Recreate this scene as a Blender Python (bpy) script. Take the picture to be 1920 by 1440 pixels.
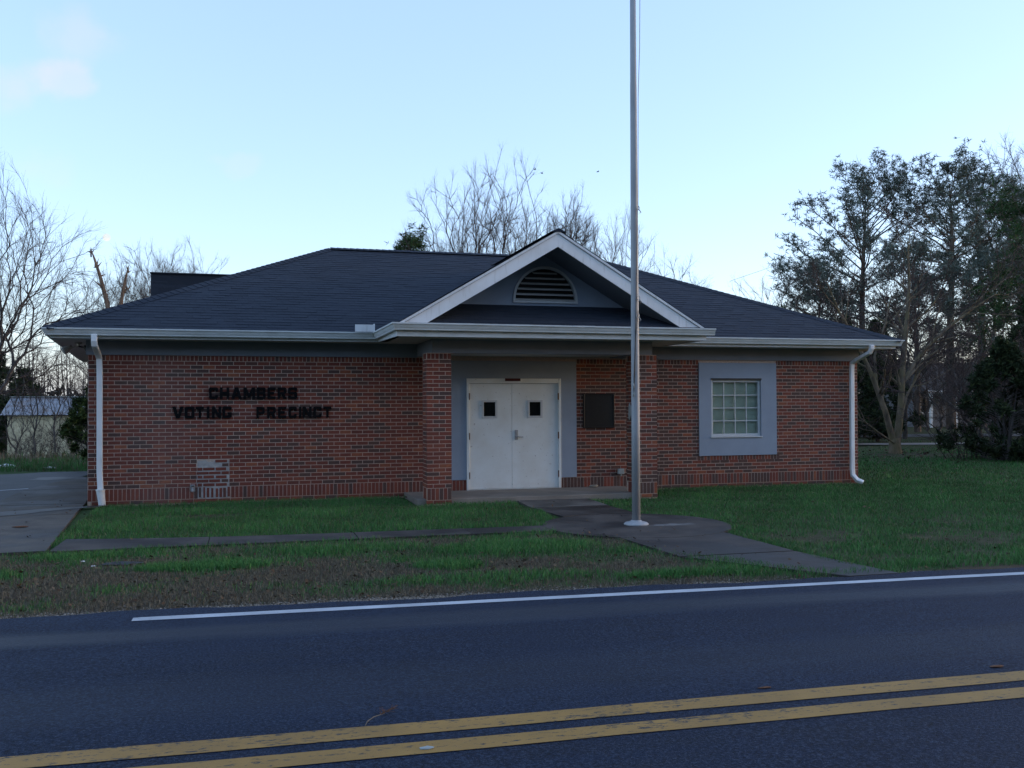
import bpy, bmesh, math, random
import numpy as np
from mathutils import Vector, Matrix
from mathutils.geometry import tessellate_polygon

rnd = random.Random(7)
rng = np.random.default_rng(7)
PI = math.pi
for o in list(bpy.data.objects):
    bpy.data.objects.remove(o)
C = bpy.context.scene.collection
sc = bpy.context.scene

# ------------------------------------------------------------------ camera
F_PX, YAW, PITCH, ROLL = 1780.2, -0.26858, 0.01932, -0.0041
CAM = Vector((2.4202, -17.24, 1.7361))
fw = Vector((-math.sin(YAW)*math.cos(PITCH), math.cos(YAW)*math.cos(PITCH), math.sin(PITCH)))
r0 = Vector((math.cos(YAW), math.sin(YAW), 0)); u0 = r0.cross(fw)
rt = math.cos(ROLL)*r0 + math.sin(ROLL)*u0
up = -math.sin(ROLL)*r0 + math.cos(ROLL)*u0
cd = bpy.data.cameras.new('camera'); cam = bpy.data.objects.new('camera', cd); C.objects.link(cam)
cd.sensor_fit = 'HORIZONTAL'; cd.sensor_width = 36.0; cd.lens = F_PX/1920*36.0
cd.clip_start = 0.1; cd.clip_end = 5000
cam.matrix_world = Matrix(((rt.x, up.x, -fw.x, CAM.x), (rt.y, up.y, -fw.y, CAM.y), (rt.z, up.z, -fw.z, CAM.z), (0, 0, 0, 1)))
sc.camera = cam

# ------------------------------------------------------------------ sky, sun, exposure
SUN_EL, SUN_AZ = math.radians(8), math.radians(98)
SKY_STRENGTH, VEIL = 0.12, 0.46
w = bpy.data.worlds.new('World'); sc.world = w; w.use_nodes = True
nt = w.node_tree; N = nt.nodes; L = nt.links
bg = N['Background']; bg.inputs[1].default_value = SKY_STRENGTH
sky = N.new('ShaderNodeTexSky'); sky.sky_type = 'NISHITA'; sky.sun_disc = False
sky.sun_elevation = SUN_EL; sky.sun_rotation = SUN_AZ; sky.altitude = 200
sky.air_density = 1.0; sky.dust_density = 1.0; sky.ozone_density = 1.2
veil = N.new('ShaderNodeMix'); veil.data_type = 'RGBA'; veil.inputs[0].default_value = VEIL
L.new(sky.outputs[0], veil.inputs[6]); veil.inputs[7].default_value = (1.38, 2.0, 2.8, 1)   # thin even high haze
geo = N.new('ShaderNodeTexCoord')
cur = veil.outputs[2]
nz = N.new('ShaderNodeTexNoise'); nz.inputs['Scale'].default_value = 14; nz.inputs['Detail'].default_value = 8
L.new(geo.outputs['Generated'], nz.inputs['Vector'])
def sky_dir(px, py):
    return (fw + rt*((px-960)/F_PX) - up*((py-720)/F_PX)).normalized()
for (px, py, rad, amt) in ((180, 62, .050, .26), (150, 168, .030, .34), (-15, 150, .040, .36), (450, 302, .022, .14), (1050, 165, .016, .10), (60, 320, .03, .12)):
    d = sky_dir(px, py)                                             # small morning clouds
    dv = N.new('ShaderNodeVectorMath'); dv.operation = 'SUBTRACT'; dv.inputs[1].default_value = d
    nn = N.new('ShaderNodeVectorMath'); nn.operation = 'NORMALIZE'
    L.new(geo.outputs['Generated'], nn.inputs[0]); L.new(nn.outputs[0], dv.inputs[0])
    sq = N.new('ShaderNodeVectorMath'); sq.operation = 'MULTIPLY'; sq.inputs[1].default_value = (1, 1, 1.7)
    L.new(dv.outputs[0], sq.inputs[0])
    ln = N.new('ShaderNodeVectorMath'); ln.operation = 'LENGTH'; L.new(sq.outputs[0], ln.inputs[0])
    ad = N.new('ShaderNodeMath'); ad.operation = 'MULTIPLY_ADD'; ad.inputs[1].default_value = -0.16; ad.inputs[2].default_value = 0.085
    L.new(nz.outputs[0], ad.inputs[0])
    sm = N.new('ShaderNodeMath'); sm.operation = 'ADD'; L.new(ln.outputs['Value'], sm.inputs[0]); L.new(ad.outputs[0], sm.inputs[1])
    mr = N.new('ShaderNodeMapRange'); mr.interpolation_type = 'SMOOTHSTEP'
    mr.inputs[1].default_value = rad; mr.inputs[2].default_value = 0.0; mr.inputs[3].default_value = 0; mr.inputs[4].default_value = amt
    L.new(sm.outputs[0], mr.inputs[0])
    mx = N.new('ShaderNodeMix'); mx.data_type = 'RGBA'; L.new(mr.outputs[0], mx.inputs[0])
    L.new(cur, mx.inputs[6]); mx.inputs[7].default_value = (2.05, 1.95, 2.3, 1)
    cur = mx.outputs[2]
tint = N.new('ShaderNodeMix'); tint.data_type = 'RGBA'; tint.blend_type = 'MULTIPLY'; tint.inputs[0].default_value = 1.0
L.new(cur, tint.inputs[6]); tint.inputs[7].default_value = (1.0, 1.0, 1.15, 1)                # the camera's cool white balance
L.new(tint.outputs[2], bg.inputs[0])
sd = bpy.data.lights.new('sun', 'SUN'); sd.energy = 0.12; sd.angle = math.radians(0.6); sd.color = (1, .82, .62)
so = bpy.data.objects.new('sun', sd); C.objects.link(so)
sdir = Vector((math.sin(SUN_AZ)*math.cos(SUN_EL), math.cos(SUN_AZ)*math.cos(SUN_EL), math.sin(SUN_EL)))
so.rotation_euler = (-sdir).to_track_quat('-Z', 'Y').to_euler(); so.location = (40, -5, 30)
vs = sc.view_settings; vs.view_transform = 'Standard'; vs.look = 'None'; vs.exposure = 1.9; vs.gamma = 1; vs.use_curve_mapping = False

# ------------------------------------------------------------------ helpers
def new_mat(name, rough=.8, spec=.3):
    m = bpy.data.materials.new(name); m.use_nodes = True
    b = m.node_tree.nodes['Principled BSDF']
    b.inputs['Roughness'].default_value = rough
    b.inputs['Specular IOR Level'].default_value = spec
    return m, m.node_tree, b
def ramp(nt, stops, fac, interp='LINEAR'):
    r = nt.nodes.new('ShaderNodeValToRGB'); e = r.color_ramp; e.interpolation = interp
    while len(e.elements) < len(stops): e.elements.new(.5)
    for el, (p, c) in zip(e.elements, stops):
        el.position = p; el.color = (*c, 1)
    nt.links.new(fac, r.inputs[0]); return r.outputs[0]
def noise(nt, scale, detail=4, vec=None, stretch=None, rough=.55):
    g = nt.nodes.new('ShaderNodeNewGeometry'); v = g.outputs['Position'] if vec is None else vec
    if stretch:
        mp = nt.nodes.new('ShaderNodeVectorMath'); mp.operation = 'MULTIPLY'; mp.inputs[1].default_value = stretch
        nt.links.new(v, mp.inputs[0]); v = mp.outputs[0]
    n = nt.nodes.new('ShaderNodeTexNoise'); n.inputs['Scale'].default_value = scale; n.inputs['Detail'].default_value = detail
    n.inputs['Roughness'].default_value = rough
    nt.links.new(v, n.inputs['Vector']); return n.outputs[0]
def mixc(nt, fac, a, b, mode='MIX'):
    m = nt.nodes.new('ShaderNodeMix'); m.data_type = 'RGBA'; m.blend_type = mode
    for sock, val in ((m.inputs[0], fac), (m.inputs[6], a), (m.inputs[7], b)):
        if hasattr(val, 'is_linked'): nt.links.new(val, sock)
        elif isinstance(val, (tuple, list)): sock.default_value = (*val, 1)
        else: sock.default_value = val
    return m.outputs[2]
def maprange(nt, v, a, b, c=0., d=1.):
    m = nt.nodes.new('ShaderNodeMapRange'); m.inputs[1].default_value = a; m.inputs[2].default_value = b
    m.inputs[3].default_value = c; m.inputs[4].default_value = d
    nt.links.new(v, m.inputs[0]); return m.outputs[0]
def math2(nt, op, a, b=None):
    m = nt.nodes.new('ShaderNodeMath'); m.operation = op
    for s, v in zip(m.inputs, (a, b)):
        if v is None: continue
        if hasattr(v, 'is_linked'): nt.links.new(v, s)
        else: s.default_value = v
    return m.outputs[0]
def attr(nt, name):
    a = nt.nodes.new('ShaderNodeAttribute'); a.attribute_name = name; return a
def bump(nt, b, h, strength=.3, dist=.01):
    n = nt.nodes.new('ShaderNodeBump'); n.inputs['Strength'].default_value = strength; n.inputs['Distance'].default_value = dist
    nt.links.new(h, n.inputs['Height']); nt.links.new(n.outputs[0], b.inputs['Normal'])
def posxyz(nt):
    g = nt.nodes.new('ShaderNodeNewGeometry'); s = nt.nodes.new('ShaderNodeSeparateXYZ')
    nt.links.new(g.outputs['Position'], s.inputs[0]); return s.outputs

class MB:
    def __init__(s): s.v = []; s.f = []; s.t = []
    def poly(s, pts, tone=0.):
        i = len(s.v); s.v += [tuple(p) for p in pts]; s.f.append(tuple(range(i, i+len(pts)))); s.t += [tone]*len(pts)
    def raw(s, vs, fs, tone=0.):
        i = len(s.v); s.v += [tuple(p) for p in vs]; s.f += [tuple(i+k for k in f) for f in fs]; s.t += [tone]*len(vs)
    def box(s, x0, x1, y0, y1, z0, z1, tone=0.):
        v = [(x0,y0,z0),(x1,y0,z0),(x1,y1,z0),(x0,y1,z0),(x0,y0,z1),(x1,y0,z1),(x1,y1,z1),(x0,y1,z1)]
        s.raw(v, [(0,3,2,1),(4,5,6,7),(0,1,5,4),(1,2,6,5),(2,3,7,6),(3,0,4,7)], tone)
    def sweep(s, path, prof, closed_prof=True, up=(0,0,1), tone=0., cap=True):
        """sweep profile (side, up) along a polyline in plan with mitred corners"""
        P = [Vector(p) for p in path]; n = len(P); k = len(prof); rings = []
        for i in range(n):
            a = (P[i]-P[i-1]).normalized() if i > 0 else None
            b = (P[i+1]-P[i]).normalized() if i < n-1 else None
            a = a or b; b = b or a
            na = Vector((a.y, -a.x, 0)); nb = Vector((b.y, -b.x, 0))
            m = (na+nb); m = m/max(1e-6, m.dot(na)) if m.length > 1e-6 else na
            rings.append([P[i]+m*q[0]+Vector((0,0,q[1])) for q in prof])
        vs = [v for r in rings for v in r]; fs = []
        for i in range(n-1):
            for j in range(k if closed_prof else k-1):
                j2 = (j+1) % k
                fs.append((i*k+j, (i+1)*k+j, (i+1)*k+j2, i*k+j2))
        if cap and closed_prof:
            fs.append(tuple(range(k))); fs.append(tuple((n-1)*k+j for j in reversed(range(k))))
        s.raw(vs, fs, tone)
    def tube(s, pts, rad, k=8, tone=0., cap=True):
        P = [Vector(p) for p in pts]; n = len(P); R = rad if isinstance(rad, (list, tuple)) else [rad]*n
        vs = []; fs = []; ref = None
        for i in range(n):
            d = ((P[min(i+1, n-1)]-P[max(i-1, 0)])).normalized()
            if ref is None: ref = Vector((0,0,1)) if abs(d.z) < .9 else Vector((1,0,0))
            x = d.cross(ref).normalized(); y = d.cross(x).normalized(); ref = -y if False else ref
            for j in range(k):
                a = 2*PI*j/k; vs.append(P[i]+R[i]*(math.cos(a)*x+math.sin(a)*y))
        for i in range(n-1):
            for j in range(k):
                j2 = (j+1) % k; fs.append((i*k+j, (i+1)*k+j, (i+1)*k+j2, i*k+j2))
        if cap: fs += [tuple(range(k)), tuple((n-1)*k+j for j in reversed(range(k)))]
        s.raw(vs, fs, tone)
    def lathe(s, c, prof, k=24, tone=0.):
        vs = []; fs = []
        for (r, z) in prof:
            for j in range(k):
                a = 2*PI*j/k; vs.append((c[0]+r*math.cos(a), c[1]+r*math.sin(a), c[2]+z))
        for i in range(len(prof)-1):
            for j in range(k):
                j2 = (j+1) % k; fs.append((i*k+j, i*k+j2, (i+1)*k+j2, (i+1)*k+j))
        fs.append(tuple(reversed(range(k)))); fs.append(tuple((len(prof)-1)*k+j for j in range(k)))
        s.raw(vs, fs, tone)
    def build(s, name, mat, parent=None, smooth=False, bevel=0., kind=None, loc=None):
        me = bpy.data.meshes.new(name)
        V = s.v
        if loc is not None: V = [(p[0]-loc[0], p[1]-loc[1], p[2]-loc[2]) for p in V]
        me.from_pydata(V, [], s.f)
        a = me.attributes.new('tone', 'FLOAT', 'POINT'); a.data.foreach_set('value', np.array(s.t, dtype=np.float32))
        me.materials.append(mat); me.update()
        if smooth: me.polygons.foreach_set('use_smooth', [True]*len(me.polygons))
        o = bpy.data.objects.new(name, me); C.objects.link(o)
        if loc is not None: o.location = loc
        if parent: o.parent = parent
        if bevel:
            b = o.modifiers.new('bevel', 'BEVEL'); b.width = bevel; b.segments = 2; b.limit_method = 'ANGLE'
        if kind: o['kind'] = kind
        return o
def np_mesh(name, V, F, mat, tone=None, parent=None, smooth=False, kind=None):
    """fast mesh from arrays; F is (n,3) or (n,4)"""
    me = bpy.data.meshes.new(name); V = np.asarray(V, np.float32); F = np.asarray(F, np.int32)
    k = F.shape[1]
    me.vertices.add(len(V)); me.vertices.foreach_set('co', V.ravel())
    me.loops.add(F.size); me.loops.foreach_set('vertex_index', F.ravel())
    me.polygons.add(len(F)); me.polygons.foreach_set('loop_start', np.arange(0, F.size, k, dtype=np.int32))
    me.polygons.foreach_set('loop_total', np.full(len(F), k, dtype=np.int32))
    if smooth: me.polygons.foreach_set('use_smooth', np.ones(len(F), dtype=bool))
    if tone is not None:
        a = me.attributes.new('tone', 'FLOAT', 'POINT'); a.data.foreach_set('value', np.asarray(tone, np.float32))
    me.materials.append(mat); me.update(calc_edges=True); me.validate()
    o = bpy.data.objects.new(name, me); C.objects.link(o)
    if parent: o.parent = parent
    if kind: o['kind'] = kind
    return o
def thing(name, label, cat, loc=(0,0,0), group=None):
    o = bpy.data.objects.new(name, None); C.objects.link(o); o.location = loc
    o.empty_display_size = .2
    return tag(o, label, cat, group)
def tag(o, label, cat, group=None):
    o['label'] = label; o['category'] = cat
    if group: o['group'] = group
    return o
def struct(o): o['kind'] = 'structure'; return o

# ------------------------------------------------------------------ materials
M = {}
def brick_stain(nt):
    x, y, z = posxyz(nt)
    n = noise(nt, 2.2, 5)
    # pale mineral bloom on the wall left of the lettering
    dx = math2(nt, 'ABSOLUTE', math2(nt, 'SUBTRACT', x, .95))
    a = maprange(nt, math2(nt, 'ADD', dx, math2(nt, 'MULTIPLY', n, -.9)), -.45, .25, 1, 0)
    return math2(nt, 'MULTIPLY', a, .07)
m, t, b = new_mat('brick', .85, .2); M['brick'] = m
a = attr(t, 'tone').outputs['Fac']
c = ramp(t, [(0, (.060,.044,.040)), (.18, (.090,.055,.045)), (.24, (.130,.037,.027)), (.55, (.188,.046,.031)), (.8, (.230,.062,.036)), (1, (.30,.095,.045))], a)
c = mixc(t, maprange(t, noise(t, 14, 4), .35, .7, 0, .5), c, (.090,.040,.032))
c = mixc(t, maprange(t, noise(t, 120, 2), .3, .7, 0, .12), c, (.36,.16,.12))
c = mixc(t, brick_stain(t), c, (.45,.40,.37))
t.links.new(c, b.inputs['Base Color']); bump(t, b, noise(t, 160, 3), .35, .004)
def simple(name, col, rough=.7, spec=.3, var=.12, scale=6, bump_s=0, bscale=80, dark=None):
    m, t, b = new_mat(name, rough, spec); M[name] = m
    lo = tuple(x*(1-var) for x in col) if dark is None else dark
    c = mixc(t, maprange(t, noise(t, scale, 5), .35, .68), lo, col)
    t.links.new(c, b.inputs['Base Color'])
    if bump_s: bump(t, b, noise(t, bscale, 3), bump_s, .004)
    return m
m, t, b = new_mat('mortar', .9, .15); M['mortar'] = m
c = mixc(t, maprange(t, noise(t, 30, 4), .3, .7), (.41,.31,.25), (.54,.42,.345))
x, y, z = posxyz(t)
low = maprange(t, math2(t, 'ADD', z, math2(t, 'MULTIPLY', noise(t, 5, 4), -.18)), -.05, .10, .65, 0)   # soil splash along the foot of the wall
c = mixc(t, low, c, (.30,.19,.12))
t.links.new(c, b.inputs['Base Color']); bump(t, b, noise(t, 200, 2), .3, .003)
simple('patch_mortar', (.44,.41,.385), .9, .15, .3, 12, .5, 60)
simple('stucco', (.285,.335,.405), .85, .2, .10, 2.5, .4, 220)
simple('frieze', (.19,.21,.245), .7, .25, .10, 3)
simple('soffit', (.50,.49,.47), .75, .2, .10, 4)
m, t, b = new_mat('white_trim', .45, .4); M['white_trim'] = m
c = mixc(t, maprange(t, noise(t, 3, 5), .4, .75), (.76,.77,.77), (.67,.665,.65))
streak = noise(t, 6, 4, stretch=(3, 3, .35)); c = mixc(t, maprange(t, streak, .56, .78, 0, .5), c, (.42,.40,.35))
t.links.new(c, b.inputs['Base Color'])
m, t, b = new_mat('gutter_metal', .4, .45); M['gutter_metal'] = m
c = mixc(t, maprange(t, noise(t, 4, 5, stretch=(1,1,3)), .42, .72), (.58,.61,.61), (.49,.51,.49))
c = mixc(t, maprange(t, noise(t, 9, 5, stretch=(2.5,2.5,.5)), .62, .82, 0, .35), c, (.27,.28,.24))
t.links.new(c, b.inputs['Base Color'])
m, t, b = new_mat('door_paint', .5, .35); M['door_paint'] = m
c = mixc(t, maprange(t, noise(t, 2.2, 6), .4, .7), (.74,.775,.76), (.66,.67,.63))
c = mixc(t, maprange(t, noise(t, 17, 3),   .655, .70, 0, .6), c, (.22,.20,.19))     # chips and scuffs
x, y, z = posxyz(t)
c = mixc(t, maprange(t, math2(t, 'ADD', z, math2(t, 'MULTIPLY', noise(t, 6, 4), .5)), .25, .55, .35, 0), c, (.50,.44,.38))
t.links.new(c, b.inputs['Base Color'])
simple('window_frame', (.56,.58,.58), .5, .35, .1, 8)
m, t, b = new_mat('window_glass', .08, .5); M['window_glass'] = m
b.inputs['Transmission Weight'].default_value = 1.0; b.inputs['Base Color'].default_value = (.86,.92,.89,1); b.inputs['IOR'].default_value = 1.2
simple('blind', (.74,.80,.70), .9, .1, .12, 3)
m, t, b = new_mat('dark_glass', .06, .5); M['dark_glass'] = m; b.inputs['Base Color'].default_value = (.012,.013,.014,1)
m, t, b = new_mat('shingle', .9, .25); M['shingle'] = m
a = attr(t, 'tone').outputs['Fac']
c = ramp(t, [(0, (.014,.021,.033)), (.5, (.018,.0255,.040)), (1, (.022,.031,.046))], a)
c = mixc(t, maprange(t, noise(t, 1.1, 5), .42, .7, 0, .5), c, (.014,.020,.031))
c = mixc(t, maprange(t, noise(t, 150, 2), .45, .8, 0, .3), c, (.06,.064,.072))
t.links.new(c, b.inputs['Base Color']); bump(t, b, noise(t, 220, 2), .5, .004)
m, t, b = new_mat('asphalt', .75, .18); M['asphalt'] = m
x, y, z = posxyz(t)
n1 = noise(t, .9, 5, stretch=(.22, 1.6, 1)); n2 = noise(t, 55, 4, rough=.7); n3 = noise(t, 170, 2); n4 = noise(t, 5, 4, stretch=(.3, 1, 1))
c = mixc(t, maprange(t, n1, .32, .68), (.0020,.0085,.0270), (.0070,.0170,.0430))
c = mixc(t, maprange(t, n4, .5, .75, 0, .4), c, (.007,.009,.013))
c = mixc(t, maprange(t, n2, .50, .68, 0, .9), c, (.034,.052,.086))
c = mixc(t, maprange(t, n2, .47, .36, 0, .95), c, (.0008,.002,.006))
c = mixc(t, maprange(t, n3, .64, .72, 0, .9), c, (.11,.125,.15))
def band(yc, wd):
    d = math2(t, 'ABSOLUTE', math2(t, 'SUBTRACT', math2(t, 'ADD', y, math2(t, 'MULTIPLY', math2(t, 'SUBTRACT', n1, .5), .45)), yc))
    return maprange(t, d, wd*.35, wd, 1, 0)
wb = math2(t, 'MAXIMUM', band(-10.02, .30), math2(t, 'MULTIPLY', band(-11.6, .5), .35))   # polished wheel tracks
c = mixc(t, math2(t, 'MULTIPLY', wb, .5), c, (.024,.030,.042))
t.links.new(c, b.inputs['Base Color'])
t.links.new(maprange(t, wb, 0, 1, .78, .52), b.inputs['Roughness'])
bump(t, b, math2(t, 'ADD', n2, n3), .8, .010)
simple('lot_asphalt', (.030,.031,.035), .6, .35, .4, 1.5, .5, 120)
def line_mat(name, col, under, thr):
    m, t, b = new_mat(name, .6, .35); M[name] = m
    n = noise(t, 34, 6, rough=.75, stretch=(.5, 1.4, 1)); n2 = noise(t, 4, 4, stretch=(.2, 4, 1))
    f = maprange(t, math2(t, 'ADD', n, math2(t, 'MULTIPLY', n2, .45)), thr, thr+.05)
    c = mixc(t, maprange(t, noise(t, 2.4, 4), .35, .7), col, tuple(q*.72 for q in col))
    c = mixc(t, maprange(t, noise(t, 140, 2), .5, .8, 0, .35), c, tuple(q*.55 for q in col))
    c = mixc(t, f, c, under); t.links.new(c, b.inputs['Base Color']); bump(t, b, noise(t, 150, 2), .4, .004)
line_mat('yellow_paint', (.31,.17,.033), (.010,.015,.022), .80)
line_mat('white_paint', (.44,.47,.51), (.02,.023,.028), .86)
def concrete(name, lo, hi, wet, ws=1.1, wt=.5):
    m, t, b = new_mat(name, .85, .3); M[name] = m
    c = mixc(t, maprange(t, noise(t, 2.4, 6), .35, .68), lo, hi)
    c = mixc(t, maprange(t, noise(t, 60, 3), .4, .75, 0, .35), c, tuple(q*.6 for q in lo))
    wt_ = maprange(t, noise(t, ws, 5), wt-.06, wt+.1)
    c = mixc(t, wt_, c, wet)
    if name == 'walk_concrete':                                       # pale rinsed streak beside the flagpole foot
        x, y, z = posxyz(t); dx = math2(t, 'MULTIPLY', math2(t, 'SUBTRACT', x, 8.05), .75); dy = math2(t, 'MULTIPLY', math2(t, 'SUBTRACT', y, -5.12), 2.4)
        dd = math2(t, 'SQRT', math2(t, 'ADD', math2(t, 'MULTIPLY', dx, dx), math2(t, 'MULTIPLY', dy, dy)))
        c = mixc(t, maprange(t, math2(t, 'ADD', dd, math2(t, 'MULTIPLY', noise(t, 9, 5), .5)), .34, .56, .75, 0), c, (.20,.20,.20))
    t.links.new(c, b.inputs['Base Color'])
    t.links.new(maprange(t, wt_, 0, 1, .88, .55), b.inputs['Roughness'])
    bump(t, b, noise(t, 110, 3), .35, .004)
concrete('walk_concrete', (.044,.037,.034), (.078,.067,.060), (.024,.0205,.0195), 1.0, .47)
concrete('pale_walk', (.085,.078,.07), (.15,.138,.125), (.045,.041,.038), 1.3, .52)
concrete('drive_concrete', (.068,.060,.053), (.12,.105,.088), (.030,.028,.028), .9, .49)
concrete('porch_concrete', (.20,.170,.14), (.27,.235,.20), (.14,.12,.10), 1.2, .6)
m, t, b = new_mat('ground_soil', .95, .1); M['ground_soil'] = m
a = attr(t, 'tone').outputs['Fac']
soil = mixc(t, maprange(t, noise(t, 5, 6), .3, .7), (.034,.027,.019), (.078,.061,.042))
soil = mixc(t, maprange(t, noise(t, 60, 3), .5, .75, 0, .6), soil, (.17,.13,.09))
grn = mixc(t, maprange(t, noise(t, 3, 6), .3, .7), (.022,.050,.016), (.048,.092,.030))
grn = mixc(t, maprange(t, noise(t, 40, 3), .45, .75, 0, .6), grn, (.075,.075,.032))
c = mixc(t, a, soil, grn); t.links.new(c, b.inputs['Base Color']); bump(t, b, noise(t, 50, 4), .8, .02)
m, t, b = new_mat('grass_blade', .75, .2); M['grass_blade'] = m
a = attr(t, 'tone').outputs['Fac']
c = ramp(t, [(0, (.080,.068,.048)), (.20, (.185,.160,.115)), (.26, (.060,.062,.022)), (.45, (.042,.116,.033)), (.75, (.062,.178,.046)), (1, (.10,.25,.065))], a)
t.links.new(c, b.inputs['Base Color'])
m, t, b = new_mat('leaf_litter', .9, .15); M['leaf_litter'] = m
c = ramp(t, [(0, (.035,.022,.015)), (.6, (.085,.054,.034)), (1, (.15,.105,.065))], attr(t, 'tone').outputs['Fac']); t.links.new(c, b.inputs['Base Color'])
m, t, b = new_mat('pebble', .9, .2); M['pebble'] = m
c = ramp(t, [(0, (.085,.072,.058)), (.6, (.17,.148,.12)), (1, (.30,.27,.23))], attr(t, 'tone').outputs['Fac']); t.links.new(c, b.inputs['Base Color'])
simple('flagpole_metal', (.36,.37,.38), .6, .4, .15, 3)
M['flagpole_metal'].node_tree.nodes['Principled BSDF'].inputs['Metallic'].default_value = .2
simple('flange_paint', (.36,.37,.38), .5, .4, .2, 20)
simple('galvanised', (.30,.33,.32), .5, .4, .2, 10)
simple('rope', (.40,.40,.38), .9, .1, .2, 60)
simple('straw_stalk', (.16,.14,.11), .9, .1, .2, 60)
simple('dark_metal', (.020,.019,.018), .5, .4, .3, 20)
simple('letter_black', (.006,.006,.007), .8, .12, .3, 30)
simple('bronze', (.013,.011,.010), .4, .5, .4, 30)
simple('bronze_raised', (.12,.10,.08), .4, .5, .3, 30)
simple('steel', (.38,.38,.38), .35, .5, .2, 30)
simple('red_plate', (.085,.018,.016), .5, .3, .2, 40)
simple('white_plastic', (.72,.72,.70), .5, .3, .1, 20)
simple('lamp_lens', (.42,.39,.36), .25, .5, .1, 30)
simple('stone', (.30,.27,.22), .9, .2, .3, 20, .5, 60)
simple('rusty', (.16,.075,.04), .8, .3, .5, 25)
simple('pale_gravel', (.30,.29,.27), .9, .2, .3, 8)
def bark(name, lo, hi, moss=None, amt=.0):
    m, t, b = new_mat(name, .95, .1); M[name] = m
    c = mixc(t, maprange(t, noise(t, 7, 5, stretch=(1,1,.3)), .35, .68), lo, hi)
    if moss: c = mixc(t, maprange(t, noise(t, 2.6, 4), .45, .62, 0, amt), c, moss)
    t.links.new(c, b.inputs['Base Color']); bump(t, b, noise(t, 30, 4, stretch=(1,1,.25)), .8, .02)
bark('bark_grey', (.055,.048,.044), (.135,.120,.108))
bark('bark_twig', (.045,.034,.033), (.105,.078,.070))
bark('bark_pine', (.075,.056,.044), (.18,.135,.105))
bark('bark_mossy', (.085,.068,.052), (.21,.165,.12), (.18,.15,.07), .5)
bark('bark_snag', (.10,.062,.045), (.24,.155,.105))
def leafm(name, lo, mid, hi):
    m, t, b = new_mat(name, .8, .15); M[name] = m
    c = ramp(t, [(0, lo), (.5, mid), (1, hi)], attr(t, 'tone').outputs['Fac']); t.links.new(c, b.inputs['Base Color'])
leafm('pine_needle', (.075,.094,.082), (.115,.138,.112), (.150,.172,.130))
leafm('pine_needle_green', (.020,.040,.014), (.036,.070,.022), (.065,.110,.032))
leafm('cedar_leaf', (.012,.020,.010), (.026,.038,.016), (.055,.070,.024))
leafm('bush_leaf', (.018,.030,.010), (.040,.062,.018), (.10,.13,.035))
leafm('brush', (.042,.034,.028), (.085,.066,.050), (.13,.105,.075))
leafm('vine', (.03,.025,.015), (.07,.055,.03), (.10,.09,.04))
m, t, b = new_mat('tin_roof', .4, .5); M['tin_roof'] = m
c = mixc(t, maprange(t, noise(t, 2, 5), .4, .65), (.20,.215,.24), (.13,.10,.09)); t.links.new(c, b.inputs['Base Color'])
simple('shed_boards', (.62,.56,.38), .85, .15, .35, 3)
simple('house_siding', (.17,.17,.18), .8, .2, .1, 3)
simple('house_roof', (.10,.095,.095), .9, .2, .2, 3)
m, t, b = new_mat('puddle_water', .05, .5); M['puddle_water'] = m; b.inputs['Base Color'].default_value = (.02,.02,.024,1); b.inputs['Roughness'].default_value = .42; b.inputs['Specular IOR Level'].default_value = .15
m, t, b = new_mat('moon_face', 1, 0); M['moon_face'] = m
b.inputs['Base Color'].default_value = (0,0,0,1); b.inputs['Emission Strength'].default_value = 1
c = mixc(t, maprange(t, noise(t, .09, 3), .4, .6), (.262,.264,.258), (.225,.255,.262)); t.links.new(c, b.inputs['Emission Color'])

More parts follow.
